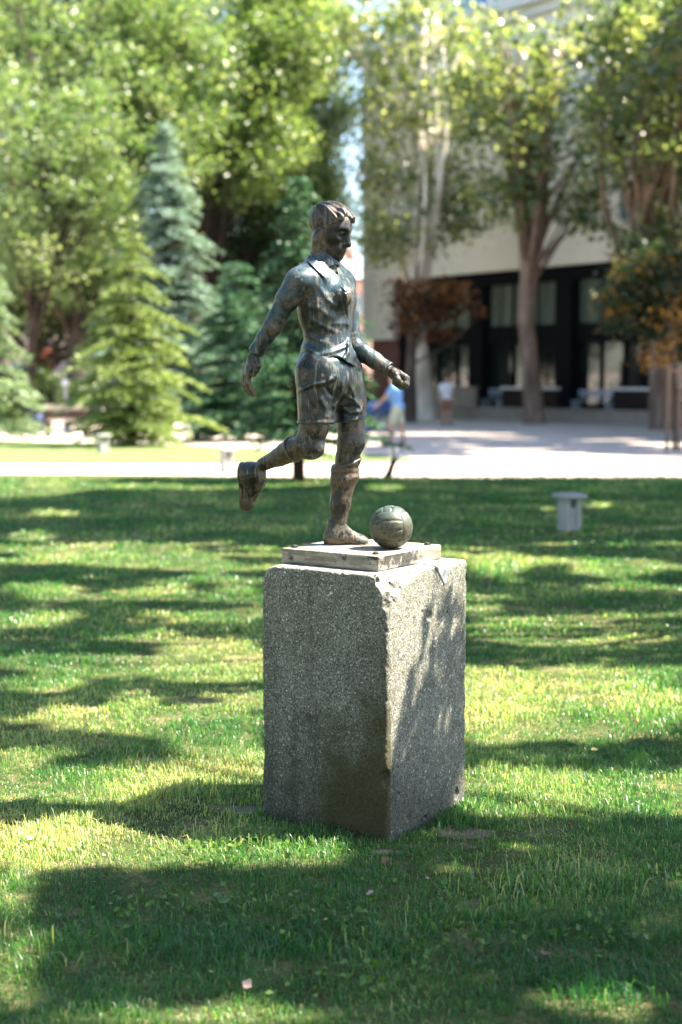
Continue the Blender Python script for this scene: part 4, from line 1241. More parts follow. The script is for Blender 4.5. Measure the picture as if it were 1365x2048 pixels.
# --- hands
def finger(P, pts, r0, r1):
    n = len(pts)
    return chain(P, pts, np.linspace(r0, r1, n) * PX, 0.003)
def hand_r(P):
    w0 = -42
    d = chain(P, [J(511, 706, -40), J(506, 718, -38)], np.array([11, 10.5]) * PX, 0.01)
    d = smin(d, ell(P, J(501, 733, -35), np.array([9.5, 17, 22]) * PX, Rz(0.35) @ np.array(Euler((0, math.radians(22), 0)).to_matrix())), 0.016)
    # knuckle row runs away from the path; each finger bends at two joints
    for i, (kw, ku, kv, m1, m2, tip) in enumerate([
            (-44, 499, 750, (498, 766), (503, 778), (510, 788)), (-35, 495, 752, (492, 770), (498, 782), (506, 791)),
            (-26, 491, 751, (488, 768), (492, 779), (499, 787)), (-18, 489, 747, (486, 761), (488, 771), (494, 778))]):
        d = smin(d, finger(P, [J(ku, kv - 9, kw), J(ku, kv, kw - 1), J(*m1, kw), J(*m2, kw + 1), J(*tip, kw + 1)], 5.6 - (i == 3) * .8, 3.4 - (i == 3) * .4), 0.004)
    d = smin(d, chain(P, [J(511, 716, -46), J(516, 731, -52), J(513, 741, -52), J(508, 750, -50)], np.array([7, 7.2, 5.6, 4.2]) * PX, 0.006), 0.008)
    return d
def hand_l(P):
    ax = nrm(J(815, 766, 8) - J(779, 741, 20)); sd = np.array([0, 1.0, 0]) - ax * ax[1]; sd = nrm(sd); up = np.cross(sd, ax)
    R = np.stack([ax, sd, up], 1)
    o = J(782, 742, 19)
    def L(a, s, h): return (o + (ax * a + sd * s + up * h) * PX).astype(np.float32)
    if (R[:, 2] @ np.array([0, 0, 1])) < 0: up = -up
    d = chain(P, [J(776, 739, 20), L(8, 0, 0)], np.array([11, 11]) * PX, 0.01)
    d = smin(d, ell(P, L(21, 2, 0), np.array([19, 17, 12.5]) * PX, R), 0.014)
    for i, s in enumerate((-13, -4, 5, 13)):                              # four curled fingers
        a = 1 - 0.07 * abs(i - 1)
        d = smin(d, finger(P, [L(22, s, 6), L(37 * a, s, 6.5), L(44 * a, s, -4), L(38 * a, s, -15), L(25 * a, s, -15), L(20, s, -9)], 6.0, 4.6), 0.0022)
    d = smin(d, chain(P, [L(8, -11, 2), L(17, -19, -2), L(27, -21, -6), L(37, -16, -9)], np.array([7.5, 7.5, 6, 4.6]) * PX, 0.006), 0.006)
    return d
def body_sdf(P):
    d = torso_sdf(P, -0.016)
    d = smin(d, np.minimum(leg_r(P, 0), leg_l(P, 0)), 0.012)
    d = np.minimum(d, arm_r(P, -0.004)); d = np.minimum(d, arm_l(P, -0.004))
    d = np.minimum(d, head_sdf(P))
    d = np.minimum(d, np.minimum(hand_r(P), hand_l(P)))
    return d + 0.0006 * fbm(P, 90, 2, 4)
def shirt_sdf(P):
    t = torso_sdf(P, 0.003)
    ar = arm_r(P, 0.004); al = arm_l(P, 0.004)
    wr, wl = rWR - rEL, lWR - lEL
    # cuffs: flared and cut square
    ar = smin(ar, cap(P, J(516, 697, -42), J(510, 708, -40), 14.2 * PX, 16.5 * PX), 0.008)
    al = smin(al, cap(P, J(768, 733, 23), J(777, 739, 20), 14.5 * PX, 16.8 * PX), 0.008)
    ar = smax(ar, plane(P, J(511.5, 705.5, -40), nrm(wr)), 0.002)
    al = smax(al, plane(P, J(777, 739.5, 20), nrm(wl)), 0.002)
    u, v = uvw(P)
    # sleeve seam and elbow wrinkles
    for c, n, arm in ((J(566, 612, -58), rEL - rSH, 0),):
        q = plane(P, c, n)
        ar = ar + 0.0008 * np.exp(-(q / 0.004) ** 2)
    q = (P - rEL) @ nrm(rWR - rSH).astype(np.float32)
    ar = ar - 0.0007 * np.sin(q * 190 + 3 * vnoise(P, 22, 2)) * np.exp(-(q / 0.045) ** 2)
    # hem: wavy, blouses over the shorts at the front
    hem = 724 + 6 * np.sin((u - 590) * 0.055) + 8 * np.clip((u - 672) / 40, 0, 1) - 5 * np.exp(-((u - 672) / 20) ** 2)
    t = smin(t, ell(P, J(690, 712, -16), np.array([20, 30, 17]) * PX, Rz(math.radians(-28))), 0.02)
    t = t - 0.006 * np.exp(-((v - hem) / 9) ** 2)
    t = folds(P, t, [([(636, 712), (668, 703), (690, 694), (704, 682)], 4.0, 4.5), ([(686, 722), (697, 704), (699, 680)], 4, 4),
                     ([(604, 668), (628, 676), (655, 690)], 1.8, 5), ([(622, 640), (650, 655), (680, 668)], 1.5, 5),
                     ([(612, 612), (640, 618), (668, 640)], 1.6, 6), ([(604, 694), (622, 700), (640, 715)], 3.2, 4.5),
                     ([(618, 606), (622, 650)], 2.0, 3), ([(635, 600), (640, 640), (640, 668)], 1.6, 3),
                     ([(640, 575), (655, 600), (672, 616)], 2.2, 5), ([(612, 705), (618, 728)], 2.6, 4),
                     ([(660, 650), (684, 648), (706, 650)], 1.2, 5)])
    t = t - 0.0022 * vnoise(P * np.array([1, 1, 0.5], np.float32), 26, 6) - 0.0012 * vnoise(P, 55, 7)
    t = smax(t, (v - hem) * PX, 0.003)
    d = np.where(v < 585, smin(t, ar, 0.02), smin(t, ar, 0.007))
    # far arm joins only at the shoulder
    d = np.where(v < 600, smin(d, al, 0.02), np.minimum(d, al))
    # neck opening
    d = smax(d, -chain(P, [J(640, 505, 2), J(648, 528, -4), J(668, 548, -18)], np.array([27, 25, 9]) * PX, 0.01), 0.003)
    # placket and its lacing
    pl, fr = seg2(u, v, [(688, 572), (694, 600), (697, 640), (698, 690), (694, 728)])
    near = np.clip((D0 + 0.02 - P[:, 1]) / 0.02, 0, 1)
    d = d - near * 0.0026 * (np.exp(-((pl - 1.0) / 1.8) ** 2))
    pl2, _ = seg2(u, v, [(683, 578), (688, 610), (696, 640), (704, 612), (706, 585)])
    d = d + near * 0.0020 * np.exp(-(pl2 / 1.5) ** 2)
    for a, b in (((682, 576), (692, 584)), ((684, 586), (694, 594)), ((690, 590), (700, 588)), ((696, 578), (706, 586))):
        q, _ = seg2(u, v, [a, b]); d = d - near * 0.0022 * np.exp(-(q / 1.4) ** 2)
    return d
def collar_sdf(P):
    t = torso_sdf(P, 0.006)
    ring = np.abs(chain(P, [J(639, 500, 4), J(646, 526, -2), J(668, 548, -16)], np.array([28, 29, 16]) * PX, 0.01) - 0.002) - 0.0035
    u, v = uvw(P)
    lo = plane(P, J(650, 541, -10), nrm([0.62, -0.28, -1.0]))
    hi = -plane(P, J(636, 516, 0), nrm([0.5, -0.2, -1.0]))
    d = smax(smax(ring, lo - 0.012, 0.004), hi, 0.003)
    # pointed collar leaves lying on the chest
    def leaf(pts, w):
        q, f = seg2(u, v, pts)
        return smax(np.abs(t - 0.0015) - 0.0022, (q - w * (1.15 - f)) * PX, 0.003)
    lf = leaf([(624, 522), (641, 543), (658, 568)], 7.5)
    near = np.clip((P[:, 1] - (D0 + 0.0)) / 0.01, 0, 1) * 0.02
    return np.minimum(d, lf + near) - 0.0015 * vnoise(P, 30, 9)
def shorts_sdf(P):
    d = loft(P, [K(825, 660, 40, 58, -22), K(795, 655, 52, 63, -22), K(760, 655, 57, 66, -23), K(738, 654, 54, 61, -25), K(724, 654, 50.5, 57.5, -26), K(695, 655, 45, 52, -28)])
    d = smax(d, ell(P, J(662, 750, 0), np.array([62, 72, 52]) * PX, Rz(math.radians(-25))), 0.02)
    r = chain(P, [J(637, 745, -30), J(633, 800, -34), J(631, 870, -36)], np.array([43, 36.5, 34]) * PX, 0.012)
    l = chain(P, [J(684, 745, 32), J(697, 800, 30), J(704, 860, 26)], np.array([43, 36, 33.5]) * PX, 0.012)
    u, v = uvw(P)
    r = smax(r, plane(P, J(631, 848 , -36), nrm([0.0, 0.0, -1])), 0.003)
    l = smax(l, plane(P, J(704, 838, 26), nrm([0.15, 0.1, -1])), 0.003)
    r = r - 0.003 * np.exp(-((v - 844) / 4) ** 2)
    l = l - 0.003 * np.exp(-((v - 843 + (u - 670) * 0.11) / 4) ** 2)
    d = smin(smin(r, l, 0.018), d, 0.05)
    d = folds(P, d, [([(690, 758), (684, 785), (671, 812), (668, 845)], 3.5, 4), ([(598, 782), (622, 770), (655, 764), (672, 752)], 3.2, 4),
                     ([(600, 765), (612, 790), (616, 820)], 2.0, 4), ([(654, 760), (652, 775), (662, 790)], -3, 4),
                     ([(640, 790), (652, 815), (655, 842)], 2.4, 5), ([(702, 770), (712, 800), (716, 830)], 2.4, 4), ([(694, 790), (716, 806), (732, 826)], 3.0, 4),
                     ([(684, 815), (700, 824), (732, 822)], 2.2, 4), ([(618, 800), (630, 820), (632, 845)], -2, 4)])
    hole, _ = seg2(u, v, [(669, 755), (669.5, 755)])
    d = d + np.where(P[:, 1] < D0, 0.004, 0) * np.exp(-(hole / 1.3) ** 2)
    d = d - 0.0035 * vnoise(P * np.array([1, 1, 0.6], np.float32), 22, 12) - 0.0018 * vnoise(P, 50, 13)
    return smax(d, -(J(0, 699, 0)[2] - P[:, 2]), 0.004)
def sock_l_sdf(P):
    d = leg_l(P, 0.003)
    top = plane(P, J(694, 922, 26), nrm([-0.28, -0.1, 1]))
    d = smin(d, chain(P, [J(693, 926, 25), J(690, 946, 27)], np.array([26.5, 28]) * PX, 0.01), 0.012)
    d = d - 0.0035 * np.exp(-((top + 0.006) / 0.006) ** 2) - 0.003 * np.exp(-((top + 0.062) / 0.008) ** 2) + 0.0025 * np.exp(-((top + 0.034) / 0.012) ** 2)
    d = d - 0.001 * np.sin(P[:, 2] * 260 + 5 * vnoise(P, 20, 1)) * np.clip((P[:, 2] - J(0, 965)[2]) / 0.04, 0, 1) - 0.002 * vnoise(P, 35, 2)
    d = smax(d, top, 0.004)
    return smax(d, J(0, 1050)[2] - P[:, 2], 0.002)
def sock_r_sdf(P):
    ax = nrm(rAN - J(612, 890, -26))
    top = plane(P, J(588, 898, -8), -ax)
    d = leg_r(P, 0.0025)
    d = smin(d, cap(P, J(586, 899, -7), J(572, 906, 8), 22.5 * PX, 20.5 * PX), 0.01)
    s = -top
    d = d - 0.003 * np.exp(-((top + 0.004) / 0.005) ** 2) - 0.0022 * np.exp(-((top + 0.05) / 0.006) ** 2)
    below = np.clip((J(0, 915)[2] - P[:, 2]) / 0.02, 0, 1)
    d = d - 0.0016 * np.sin(s * 330 + 4 * vnoise(P, 18, 3)) * np.exp(-(s / 0.16) ** 2) * (0.1 + 0.7 * below)
    d = d - 0.0018 * vnoise(P, 35, 4)
    d = smax(d, top, 0.003)
    return smax(d, plane(P, J(514, 934, 60), ax), 0.002)
# --- boots in a local frame: x toe, y left, z up, origin at the middle of the sole under the ankle, photo units
def boot_field(q, ankle_h=56, sx=3):
    e = lambda c, r: ell(q, c, np.array(r, np.float32))
    d = cap(q, (sx * 0.3, 0, 20), (sx, 0, ankle_h), 18.5, 17.5)
    d = smin(d, e((-4, 0, 13), (19.5, 17, 18)), 12)
    d = smin(d, cap(q, (0, 0, 22), (46, 2, 11), 19, 13), 10)
    d = smin(d, e((50, 2, 9), (19.5, 17, 12.5)), 8)
    d = smin(d, cap(q, (2, 0, 44), (34, 1, 20), 12, 10), 9)               # instep
    d = smax(d, -q[:, 2], 2)
    # seams
    d = d + 0.9 * np.exp(-((q[:, 0] - 36 - 0.02 * q[:, 1] ** 2) / 1.3) ** 2) + 0.7 * np.exp(-((q[:, 0] + 2 + 0.3 * (q[:, 2] - 15)) / 1.2) ** 2) * (q[:, 2] < 40)
    d = d - 1.0 * np.exp(-((q[:, 2] - ankle_h + 3) / 2.2) ** 2)
    # tongue and eyelet facings
    fac = np.hypot(np.abs(q[:, 1]) - 7.5, 0.0)
    d = d - 0.9 * np.exp(-(fac / 1.6) ** 2) * (q[:, 0] > 6) * (q[:, 0] < 36) * (q[:, 2] > 14)
    d = d - 0.8 * vnoise(q, 0.07, 3)
    return smax(d, q[:, 2] - ankle_h, 1.5)
def sole_field(q):
    c = np.minimum(np.hypot((q[:, 0] - 46) / 1.5, q[:, 1] - 2) - 16.2, np.hypot((q[:, 0] + 5) / 1.15, q[:, 1]) - 16.2)
    m = smin(c, np.maximum(np.abs(q[:, 1] - q[:, 0] * .02) - 13.5, np.abs(q[:, 0] - 20) - 32), 8)
    d = smax(m, np.abs(q[:, 2] - 2.0) - 3.2, 2.0)
    return d
def lace_field(q):
    d = None
    for i in range(6):
        x = 9 + 5 * i
        z = 48.5 - 3.6 * i - 0.12 * i * i
        for sgn in (1, -1):
            k = cap(q, (x, -8 * sgn, z - 1.0), (x + 4, 8 * sgn, z - 2.6), 1.7, 1.7)
            d = k if d is None else np.minimum(d, k)
    return d
BOOT_L = (J(670, 1091.5, 27), np.stack([nrm([1, 0.03, 0.0]), nrm([-0.03, 1, 0]), np.array([0, 0, 1.0])], 1), 57, 4, 1.0)
_tx = nrm([0.03, 0.25, -1.0]); _uz = np.array([1.0, -0.42, 0.12]); _uz = nrm(_uz - _tx * (_uz @ _tx))
BOOT_R = (J(483, 949, 66), np.stack([_tx, np.cross(_uz, _tx), _uz], 1), 43, -11, 1.13)
def in_boot(P, B): return ((P - B[0].astype(np.float32)) @ B[1].astype(np.float32)) / np.float32(PX * B[4])

def bbox(pts, m):
    A = np.array(pts)
    return A.min(0) - m, A.max(0) + m

def bronze(name, brown, dark, teal, wd=0.5, wt=0.3, rough=0.40, dark_spot=None, light=(0.19, 0.18, 0.145)):
    t = NT(name)
    v = t.coord('Object')
    vs = t.coord('Object', (1, 1, 0.32))
    big = t.noise(v, 9, 6, 0.62, 0.6)
    stre = t.noise(vs, 26, 6, 0.68, 0.3)
    fine = t.noise(v, 120, 5, 0.7)
    spot = t.noise(t.coord('Object', (1, 1, 0.6)), 46, 7, 0.78, 0.25)
    geo = t.n('ShaderNodeNewGeometry')
    base = t.mix(t.ramp(stre, [(0.35, 0.0), (0.65, 1.0)]), brown, tuple(x * 0.55 for x in brown))
    base = t.mix(t.math('MULTIPLY', t.ramp(fine, [(0.45, 0.0), (0.75, 1.0)]), 0.45), base, light)
    mk = t.math('ADD', t.math('MULTIPLY', big, 0.55), t.math('MULTIPLY', spot, 0.55))
    dm = t.ramp(mk, [(wd, 0.0), (wd + 0.014, 1.0)])
    base = t.mix(dm, base, dark)
    tm_ = t.math('ADD', t.math('MULTIPLY', t.noise(v, 13, 5, 0.6, 0.4), 0.55), t.math('MULTIPLY', stre, 0.5))
    tm = t.ramp(tm_, [(1.0 - wt - 0.22, 0.0), (1.0 - wt, 0.85)])
    nz = t.n('ShaderNodeSeparateXYZ'); t.l(geo.outputs['Normal'], nz.inputs[0])
    wet = t.ramp(t.math('ADD', nz.outputs[2], t.math('MULTIPLY', big, 0.5)), [(0.12, 0.25), (0.75, 1.0)])
    tm = t.math('MULTIPLY', tm, wet)
    base = t.mix(tm, base, t.mix(fine, teal, tuple(x * 1.7 for x in teal)))
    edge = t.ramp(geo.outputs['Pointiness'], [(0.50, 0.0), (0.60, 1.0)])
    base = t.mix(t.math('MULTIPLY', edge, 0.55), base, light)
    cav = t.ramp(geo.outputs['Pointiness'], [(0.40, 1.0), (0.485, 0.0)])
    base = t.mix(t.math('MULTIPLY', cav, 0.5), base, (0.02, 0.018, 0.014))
    # grey-white runs left by rain
    run = t.math('MULTIPLY', t.ramp(t.noise(t.coord('Object', (1, 1, 0.12)), 70, 3, 0.6), [(0.56, 0.0), (0.66, 1.0)]), t.ramp(big, [(0.35, 0.0), (0.6, 0.6)]))
    base = t.mix(run, base, light)
    if dark_spot:  # dark tone round one point on the face, ragged at its rim
        vd = t.n('ShaderNodeVectorMath'); vd.operation = 'DISTANCE'; t.l(v, vd.inputs[0]); vd.inputs[1].default_value = dark_spot[0]
        sm = t.ramp(t.math('ADD', t.math('DIVIDE', vd.outputs['Value'], dark_spot[1]), t.math('MULTIPLY', t.math('SUBTRACT', spot, 0.5), 0.9)), [(0.80, 0.93), (1.0, 0.0)])
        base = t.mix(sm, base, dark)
    rg = t.mix(dm, (rough + 0.12,) * 3, (rough - 0.04,) * 3)
    h = t.math('ADD', t.math('MULTIPLY', fine, 0.5), t.math('MULTIPLY', dm, -0.35))
    b = t.bump(h, 0.6, 0.003)
    t.pbr(base, rg, 0.45, b, 0.7)
    return t.m
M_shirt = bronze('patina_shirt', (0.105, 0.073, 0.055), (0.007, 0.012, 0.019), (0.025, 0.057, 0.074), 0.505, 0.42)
M_skin = bronze('patina_skin', (0.095, 0.061, 0.044), (0.006, 0.006, 0.007), (0.028, 0.052, 0.06), 0.545, 0.32, dark_spot=(tuple(float(q) for q in (H(34, -8, -14) - np.array([0.077, 5.146, 0.933]))), 0.066))
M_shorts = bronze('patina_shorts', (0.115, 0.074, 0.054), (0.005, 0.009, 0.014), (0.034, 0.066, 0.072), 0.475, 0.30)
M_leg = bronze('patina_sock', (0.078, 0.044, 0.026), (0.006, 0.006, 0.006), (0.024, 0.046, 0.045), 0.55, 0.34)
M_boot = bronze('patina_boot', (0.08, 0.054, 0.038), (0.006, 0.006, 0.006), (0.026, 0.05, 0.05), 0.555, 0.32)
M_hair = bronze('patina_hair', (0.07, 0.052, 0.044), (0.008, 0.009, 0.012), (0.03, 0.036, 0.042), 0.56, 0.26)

PLZ = 0.988
PA = math.radians(35)
statue = thing('statue', 'weathered bronze statue of a running footballer about to kick, bolted on the concrete pedestal', 'statue', (0.077, 5.146, 0.933))
def world_obj(name, me, mat, parent):
    """a mesh given in world coordinates becomes a part of parent, with its origin kept at the parent's base"""
    wm = Matrix.Identity(4); p = parent; ms = []
    while p is not None:
        ms.append(p.matrix_basis.copy()); p = p.parent
    for m in reversed(ms): wm = wm @ m
    me.transform(wm.inverted())
    return new_obj(name, me, mat, parent)
HV = 0.0026 * SDFQ
allp = [rSH, lSH, rWR, lWR, J(480, 700, -60), J(830, 790, 10), J(660, 400, -80), J(640, 720, 90), J(470, 930, 90), J(690, 1090, 60), J(690, 1060, -60)]
lo, hi = bbox(allp, 0.05)
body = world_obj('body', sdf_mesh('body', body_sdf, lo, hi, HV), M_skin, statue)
lo, hi = bbox([J(655, 400, -50), J(665, 500, 50), J(612, 480, 0), J(718, 430, 0)], 0.02)
world_obj('hair', sdf_mesh('hair', hair_sdf, lo, hi, 0.0016 * SDFQ), M_hair, statue)
lo, hi = bbox([J(490, 720, -90), J(800, 760, 0), J(640, 500, 0), J(660, 740, 110)], 0.03)
shirt = world_obj('shirt', sdf_mesh('shirt', shirt_sdf, lo, hi, HV), M_shirt, statue)
lo, hi = bbox([J(605, 495, -60), J(715, 600, 60)], 0.02)
world_obj('collar', sdf_mesh('collar', collar_sdf, lo, hi, 0.0022 * SDFQ), M_shirt, shirt)
lo, hi = bbox([J(585, 705, -90), J(745, 860, 90)], 0.02)
world_obj('shorts', sdf_mesh('shorts', shorts_sdf, lo, hi, HV), M_shorts, statue)
lo, hi = bbox([J(650, 905, -20), J(730, 1060, 70)], 0.02)
world_obj('sock', sdf_mesh('sock', sock_l_sdf, lo, hi, HV), M_leg, statue)
lo, hi = bbox([J(505, 865, -50), J(600, 955, 90)], 0.02)
world_obj('sock', sdf_mesh('sock', sock_r_sdf, lo, hi, HV), M_leg, statue)
for B in (BOOT_L, BOOT_R):
    R = B[1]
    cs = [B[0] + R @ (np.array([x, y, z]) * PX) for x in (-38, 84) for y in (-29, 29) for z in (-6, 68)]
    lo, hi = bbox(cs, 0.01)
    b = world_obj('boot', sdf_mesh('boot', lambda P: boot_field(in_boot(P, B), B[2], B[3]) * PX * B[4], lo, hi, 0.0022 * SDFQ), M_boot, statue)
    world_obj('sole', sdf_mesh('sole', lambda P: sole_field(in_boot(P, B)) * PX * B[4], lo, hi, 0.0022 * SDFQ), M_boot, b)
    world_obj('laces', sdf_mesh('laces', lambda P: lace_field(in_boot(P, B)) * PX * B[4], lo, hi, 0.0016 * SDFQ), M_boot, b)
# ---------------------------------------------------------------- base plate, bolts and ball
def plate_mat():
    t = NT('plate_patina')
    v = t.coord('Object')
    gr = t.noise(t.coord('Object', (0.25, 0.25, 3.0)), 30, 6, 0.65, 0.8)
    c = t.ramp(t.noise(v, 12, 6, 0.65), [(0.3, (0.20, 0.18, 0.145)), (0.65, (0.33, 0.305, 0.26))])
    c = t.mix(t.ramp(gr, [(0.42, 0.55), (0.52, 0.0)]), c, (0.06, 0.05, 0.038))
    dk = t.ramp(t.math('ADD', t.math('MULTIPLY', t.noise(v, 7, 5), 0.7), t.math('MULTIPLY', t.noise(v, 34, 5, 0.7), 0.4)), [(0.585, 0.0), (0.64, 0.92)])
    sp = t.n('ShaderNodeSeparateXYZ'); t.l(v, sp.inputs[0])
    side = t.math('LESS_THAN', sp.outputs[2], 0.0515)
    c = t.mix(t.math('MULTIPLY', dk, side), c, (0.012, 0.014, 0.015))
    c = t.mix(t.ramp(t.noise(v, 150, 4), [(0.5, 0.0), (0.72, 0.5)]), c, (0.16, 0.14, 0.11))
    t.pbr(c, 0.7, 0.1, t.bump(t.math('ADD', t.math('MULTIPLY', gr, 1.0), t.math('MULTIPLY', t.noise(v, 120, 4), 0.5)), 0.6, 0.004), 0.4)
    return t.m
M_plate = plate_mat()
M_bolt = simple('rusty_bolt', (0.05, 0.035, 0.03), 0.7, 0.4, 60, 0.3, 0.3)
PLR = Euler((0, 0, PED_A))
def plate_sdf(Q):
    d = rbox(Q, (0, 0, 0.028), (0.21, 0.21, 0.027), 0.004)
    ew = np.exp(-np.abs(np.minimum(np.abs(np.abs(Q[:, 0]) - 0.21), np.abs(np.abs(Q[:, 1]) - 0.21)) + np.abs(Q[:, 2] - 0.055)) / 0.008)
    return d + 0.0025 * ew * fbm(Q, 60, 2, 51) + 0.0016 * vnoise(Q * np.array([0.3, 0.3, 2.0], np.float32), 60, 52) * (Q[:, 2] < 0.05)
pl = new_obj('base_plate', sdf_mesh('base_plate', plate_sdf, (-0.225, -0.225, -0.008), (0.225, 0.225, 0.064), 0.0032 * SDFQ), M_plate, statue)
pl.rotation_euler = (0, 0, PED_A)
def bolt_mesh():
    b = BM()
    b.lathe([(0.0085, -0.003), (0.0105, -0.001), (0.0105, 0.0035), (0.0085, 0.005)], n=6)
    b.lathe([(0.013, -0.004), (0.013, -0.001)], n=14)
    o = b.build('bolt', M_bolt, pl)
    return o
bolt = bolt_mesh()
bolt.location = (-0.178, -0.172, 0.059)
for xy in ((0.172, -0.17), (0.172, 0.172), (-0.172, 0.172)):
    c = bolt.copy(); COL.objects.link(c); c.parent = pl; c.location = (*xy, 0.059)
# football: eighteen stitched panels
BALL_R = 0.0785
BALL_C = np.array([0.1795, 5.075, PLZ + BALL_R - 0.001])
def ball_mat():
    t = NT('patina_ball')
    v = t.coord('Object')
    n = t.noise(v, 26, 6, 0.65)
    c = t.ramp(n, [(0.3, (0.014, 0.015, 0.010)), (0.55, (0.04, 0.041, 0.028)), (0.75, (0.05, 0.068, 0.056))])
    f = t.noise(v, 160, 5, 0.7)
    c = t.mix(t.ramp(f, [(0.42, 0.0), (0.58, 0.85)]), c, (0.10, 0.10, 0.072))
    c = t.mix(t.ramp(t.noise(v, 40, 5, 0.7), [(0.56, 0.0), (0.64, 0.8)]), c, (0.014, 0.016, 0.014))
    sp = t.n('ShaderNodeSeparateXYZ'); t.l(v, sp.inputs[0])
    c = t.mix(t.ramp(t.math('ADD', sp.outputs[2], t.math('MULTIPLY', n, 0.06)), [(0.05, 0.0), (0.085, 0.6)]), c, (0.055, 0.095, 0.09))
    t.pbr(c, 0.5, 0.3, t.bump(f, 0.35, 0.002), 0.5)
    return t.m
M_ball = ball_mat()
M_seam = simple('ball_seam', (0.03, 0.03, 0.022), 0.8)
ball = thing('football', 'old panelled bronze football lying on the plate in front of the standing boot', 'ball', tuple(BALL_C))
bc = BM(); bmesh.ops.create_icosphere(bc.bm, subdivisions=4, radius=BALL_R * 0.966); bc.build('core', M_seam, ball, True)
BROT = (Euler((0, 0, math.radians(-12))).to_matrix() @ Euler((math.radians(-8), math.radians(-6), 0)).to_matrix())
FACES = [((0, -1, 0), (1, 0, 0), (0, 0, 1)), ((1, 0, 0), (0, 0, 1), (0, 1, 0)), ((0, 1, 0), (-1, 0, 0), (0, 0, 1)), ((-1, 0, 0), (0, 0, 1), (0, -1, 0)), ((0, 0, 1), (0, 1, 0), (-1, 0, 0)), ((0, 0, -1), (0, 1, 0), (1, 0, 0))]
for nf, ua, va in FACES:
    for s in range(3):
        NA, NB = 17, 8
        A, B_ = np.meshgrid(np.linspace(-1, 1, NA), np.linspace(-1 + 2 * s / 3, -1 + 2 * (s + 1) / 3, NB), indexing='ij')
        Ta, Tb = np.tan(A * math.pi / 4), np.tan(B_ * math.pi / 4)
        D = np.array(nf)[None, None] + Ta[..., None] * np.array(ua) + Tb[..., None] * np.array(va)
        D = D / np.linalg.norm(D, axis=-1, keepdims=True)
        ea = np.minimum(1 - np.abs(A), np.minimum(B_ - (-1 + 2 * s / 3), -1 + 2 * (s + 1) / 3 - B_))
        r = BALL_R * (1.0 - 0.034 * np.exp(-ea / 0.028))
        V = (D * r[..., None]).reshape(-1, 3) @ np.array(BROT).T
        I = np.arange(NA * NB).reshape(NA, NB)
        F = np.stack([I[:-1, :-1], I[1:, :-1], I[1:, 1:], I[:-1, 1:]], -1).reshape(-1, 4)
        new_obj('panel', mesh_np('panel', V, F, True), M_ball, ball)
# lacing slit on top
sl = BM(); sl.box((0, 0, 0), (0.012, 0.004, 0.004), (0, 0.3, 0.4), 0.001)
so = sl.build('lace_slot', M_seam, ball); so.location = (0.005, -0.028, 0.0725)
# ---------------------------------------------------------------- stone stools, fountain, bench, bin, lamp
M_stool = simple('stool_stone', (0.30, 0.30, 0.29), 0.85, 0.12, 8, 0, 0.3)
def stool(u, v, label, rot, s=1.0, first=None):
    p = on_z(u, v)
    if first is not None: return dup(first, tuple(p), rot, label)
    r = thing('stone_stool', label, 'stool', tuple(p), rot, 'stone stools on the lawns')
    b = BM(); b.box((0, 0, 0.365), (0.275, 0.275, 0.05), None, 0.012); b.build('top', M_stool, r)
    for sx in (-1, 1):
        b = BM(); b.box((sx * 0.065, 0, 0.157), (0.065, 0.17, 0.364), None, 0.008); b.build('leg', M_stool, r)
    b = BM(); b.box((0, 0, 0.12), (0.064, 0.15, 0.25)); b.build('web', M_stool, r)
    note_kids(r)
    return r
st1 = stool(1139, 1061, 'pale stone stool alone in the shaded near lawn', 0.35)
stool(454, 942, 'sunlit stone stool at the edge of the path near the kicking boot', 0.5, 1, st1)
stool(207, 905, 'stone stool on the far lawn in front of the yellowish fir', 0.6, 1, st1)
# drinking fountain
M_iron = simple('dark_iron', (0.03, 0.035, 0.035), 0.5, 0.2, 8, 0.4)
M_bowl = simple('pale_metal', (0.62, 0.62, 0.60), 0.35, 0.1, 8, 0.5)
p = on_z(786, 955)
f = thing('drinking_fountain', 'small drinking fountain with dark curved post and round pale top by the path', 'fountain', tuple(p))
b = BM(); b.tube([(-0.09, 0, -0.03), (-0.05, 0, 0.08), (-0.01, 0, 0.2), (0.03, 0, 0.29)], [0.075, 0.055, 0.05, 0.06], 12); b.build('post', M_iron, f, True)
b = BM(); b.lathe([(0.04, 0.27), (0.10, 0.31), (0.115, 0.355), (0.10, 0.36), (0.08, 0.335)], (0.05, 0, 0), 20); b.build('bowl', M_bowl, f, True)
b = BM(); b.lathe([(0.03, 0.34), (0.045, 0.40), (0.07, 0.44), (0.062, 0.49), (0.03, 0.515)], (0.01, 0, 0), 16); b.build('cap', M_bowl, f, True)
# park bench seen from behind
M_bwood = simple('weathered_wood', (0.30, 0.24, 0.20), 0.8, 0.2, 7)
M_litwood = simple('sunlit_wood', (0.52, 0.45, 0.40), 0.8, 0.12, 7)  # top backrest slat: sunlight put into a paler wood colour
M_dwood = simple('dark_wood', (0.06, 0.038, 0.032), 0.8, 0.2, 7)
p = on_z(130, 874)
bn = thing('park_bench', 'wooden park bench seen from behind between the pale spruce and the yellowish fir', 'bench', tuple(p), -0.05)
for k, z in enumerate((0.80, 0.66, 0.54)):
    b = BM(); b.box((0, 0.02 * k, z), (1.15 if k else 1.25, 0.045, 0.13 if k == 0 else 0.10), None, 0.01); b.build('backrest_slat', M_litwood if k == 0 else M_dwood, bn)
for k in range(4):
    b = BM(); b.box((0, 0.12 + 0.12 * k, 0.44), (1.15, 0.10, 0.035), None, 0.008); b.build('seat_slat', M_bwood, bn)
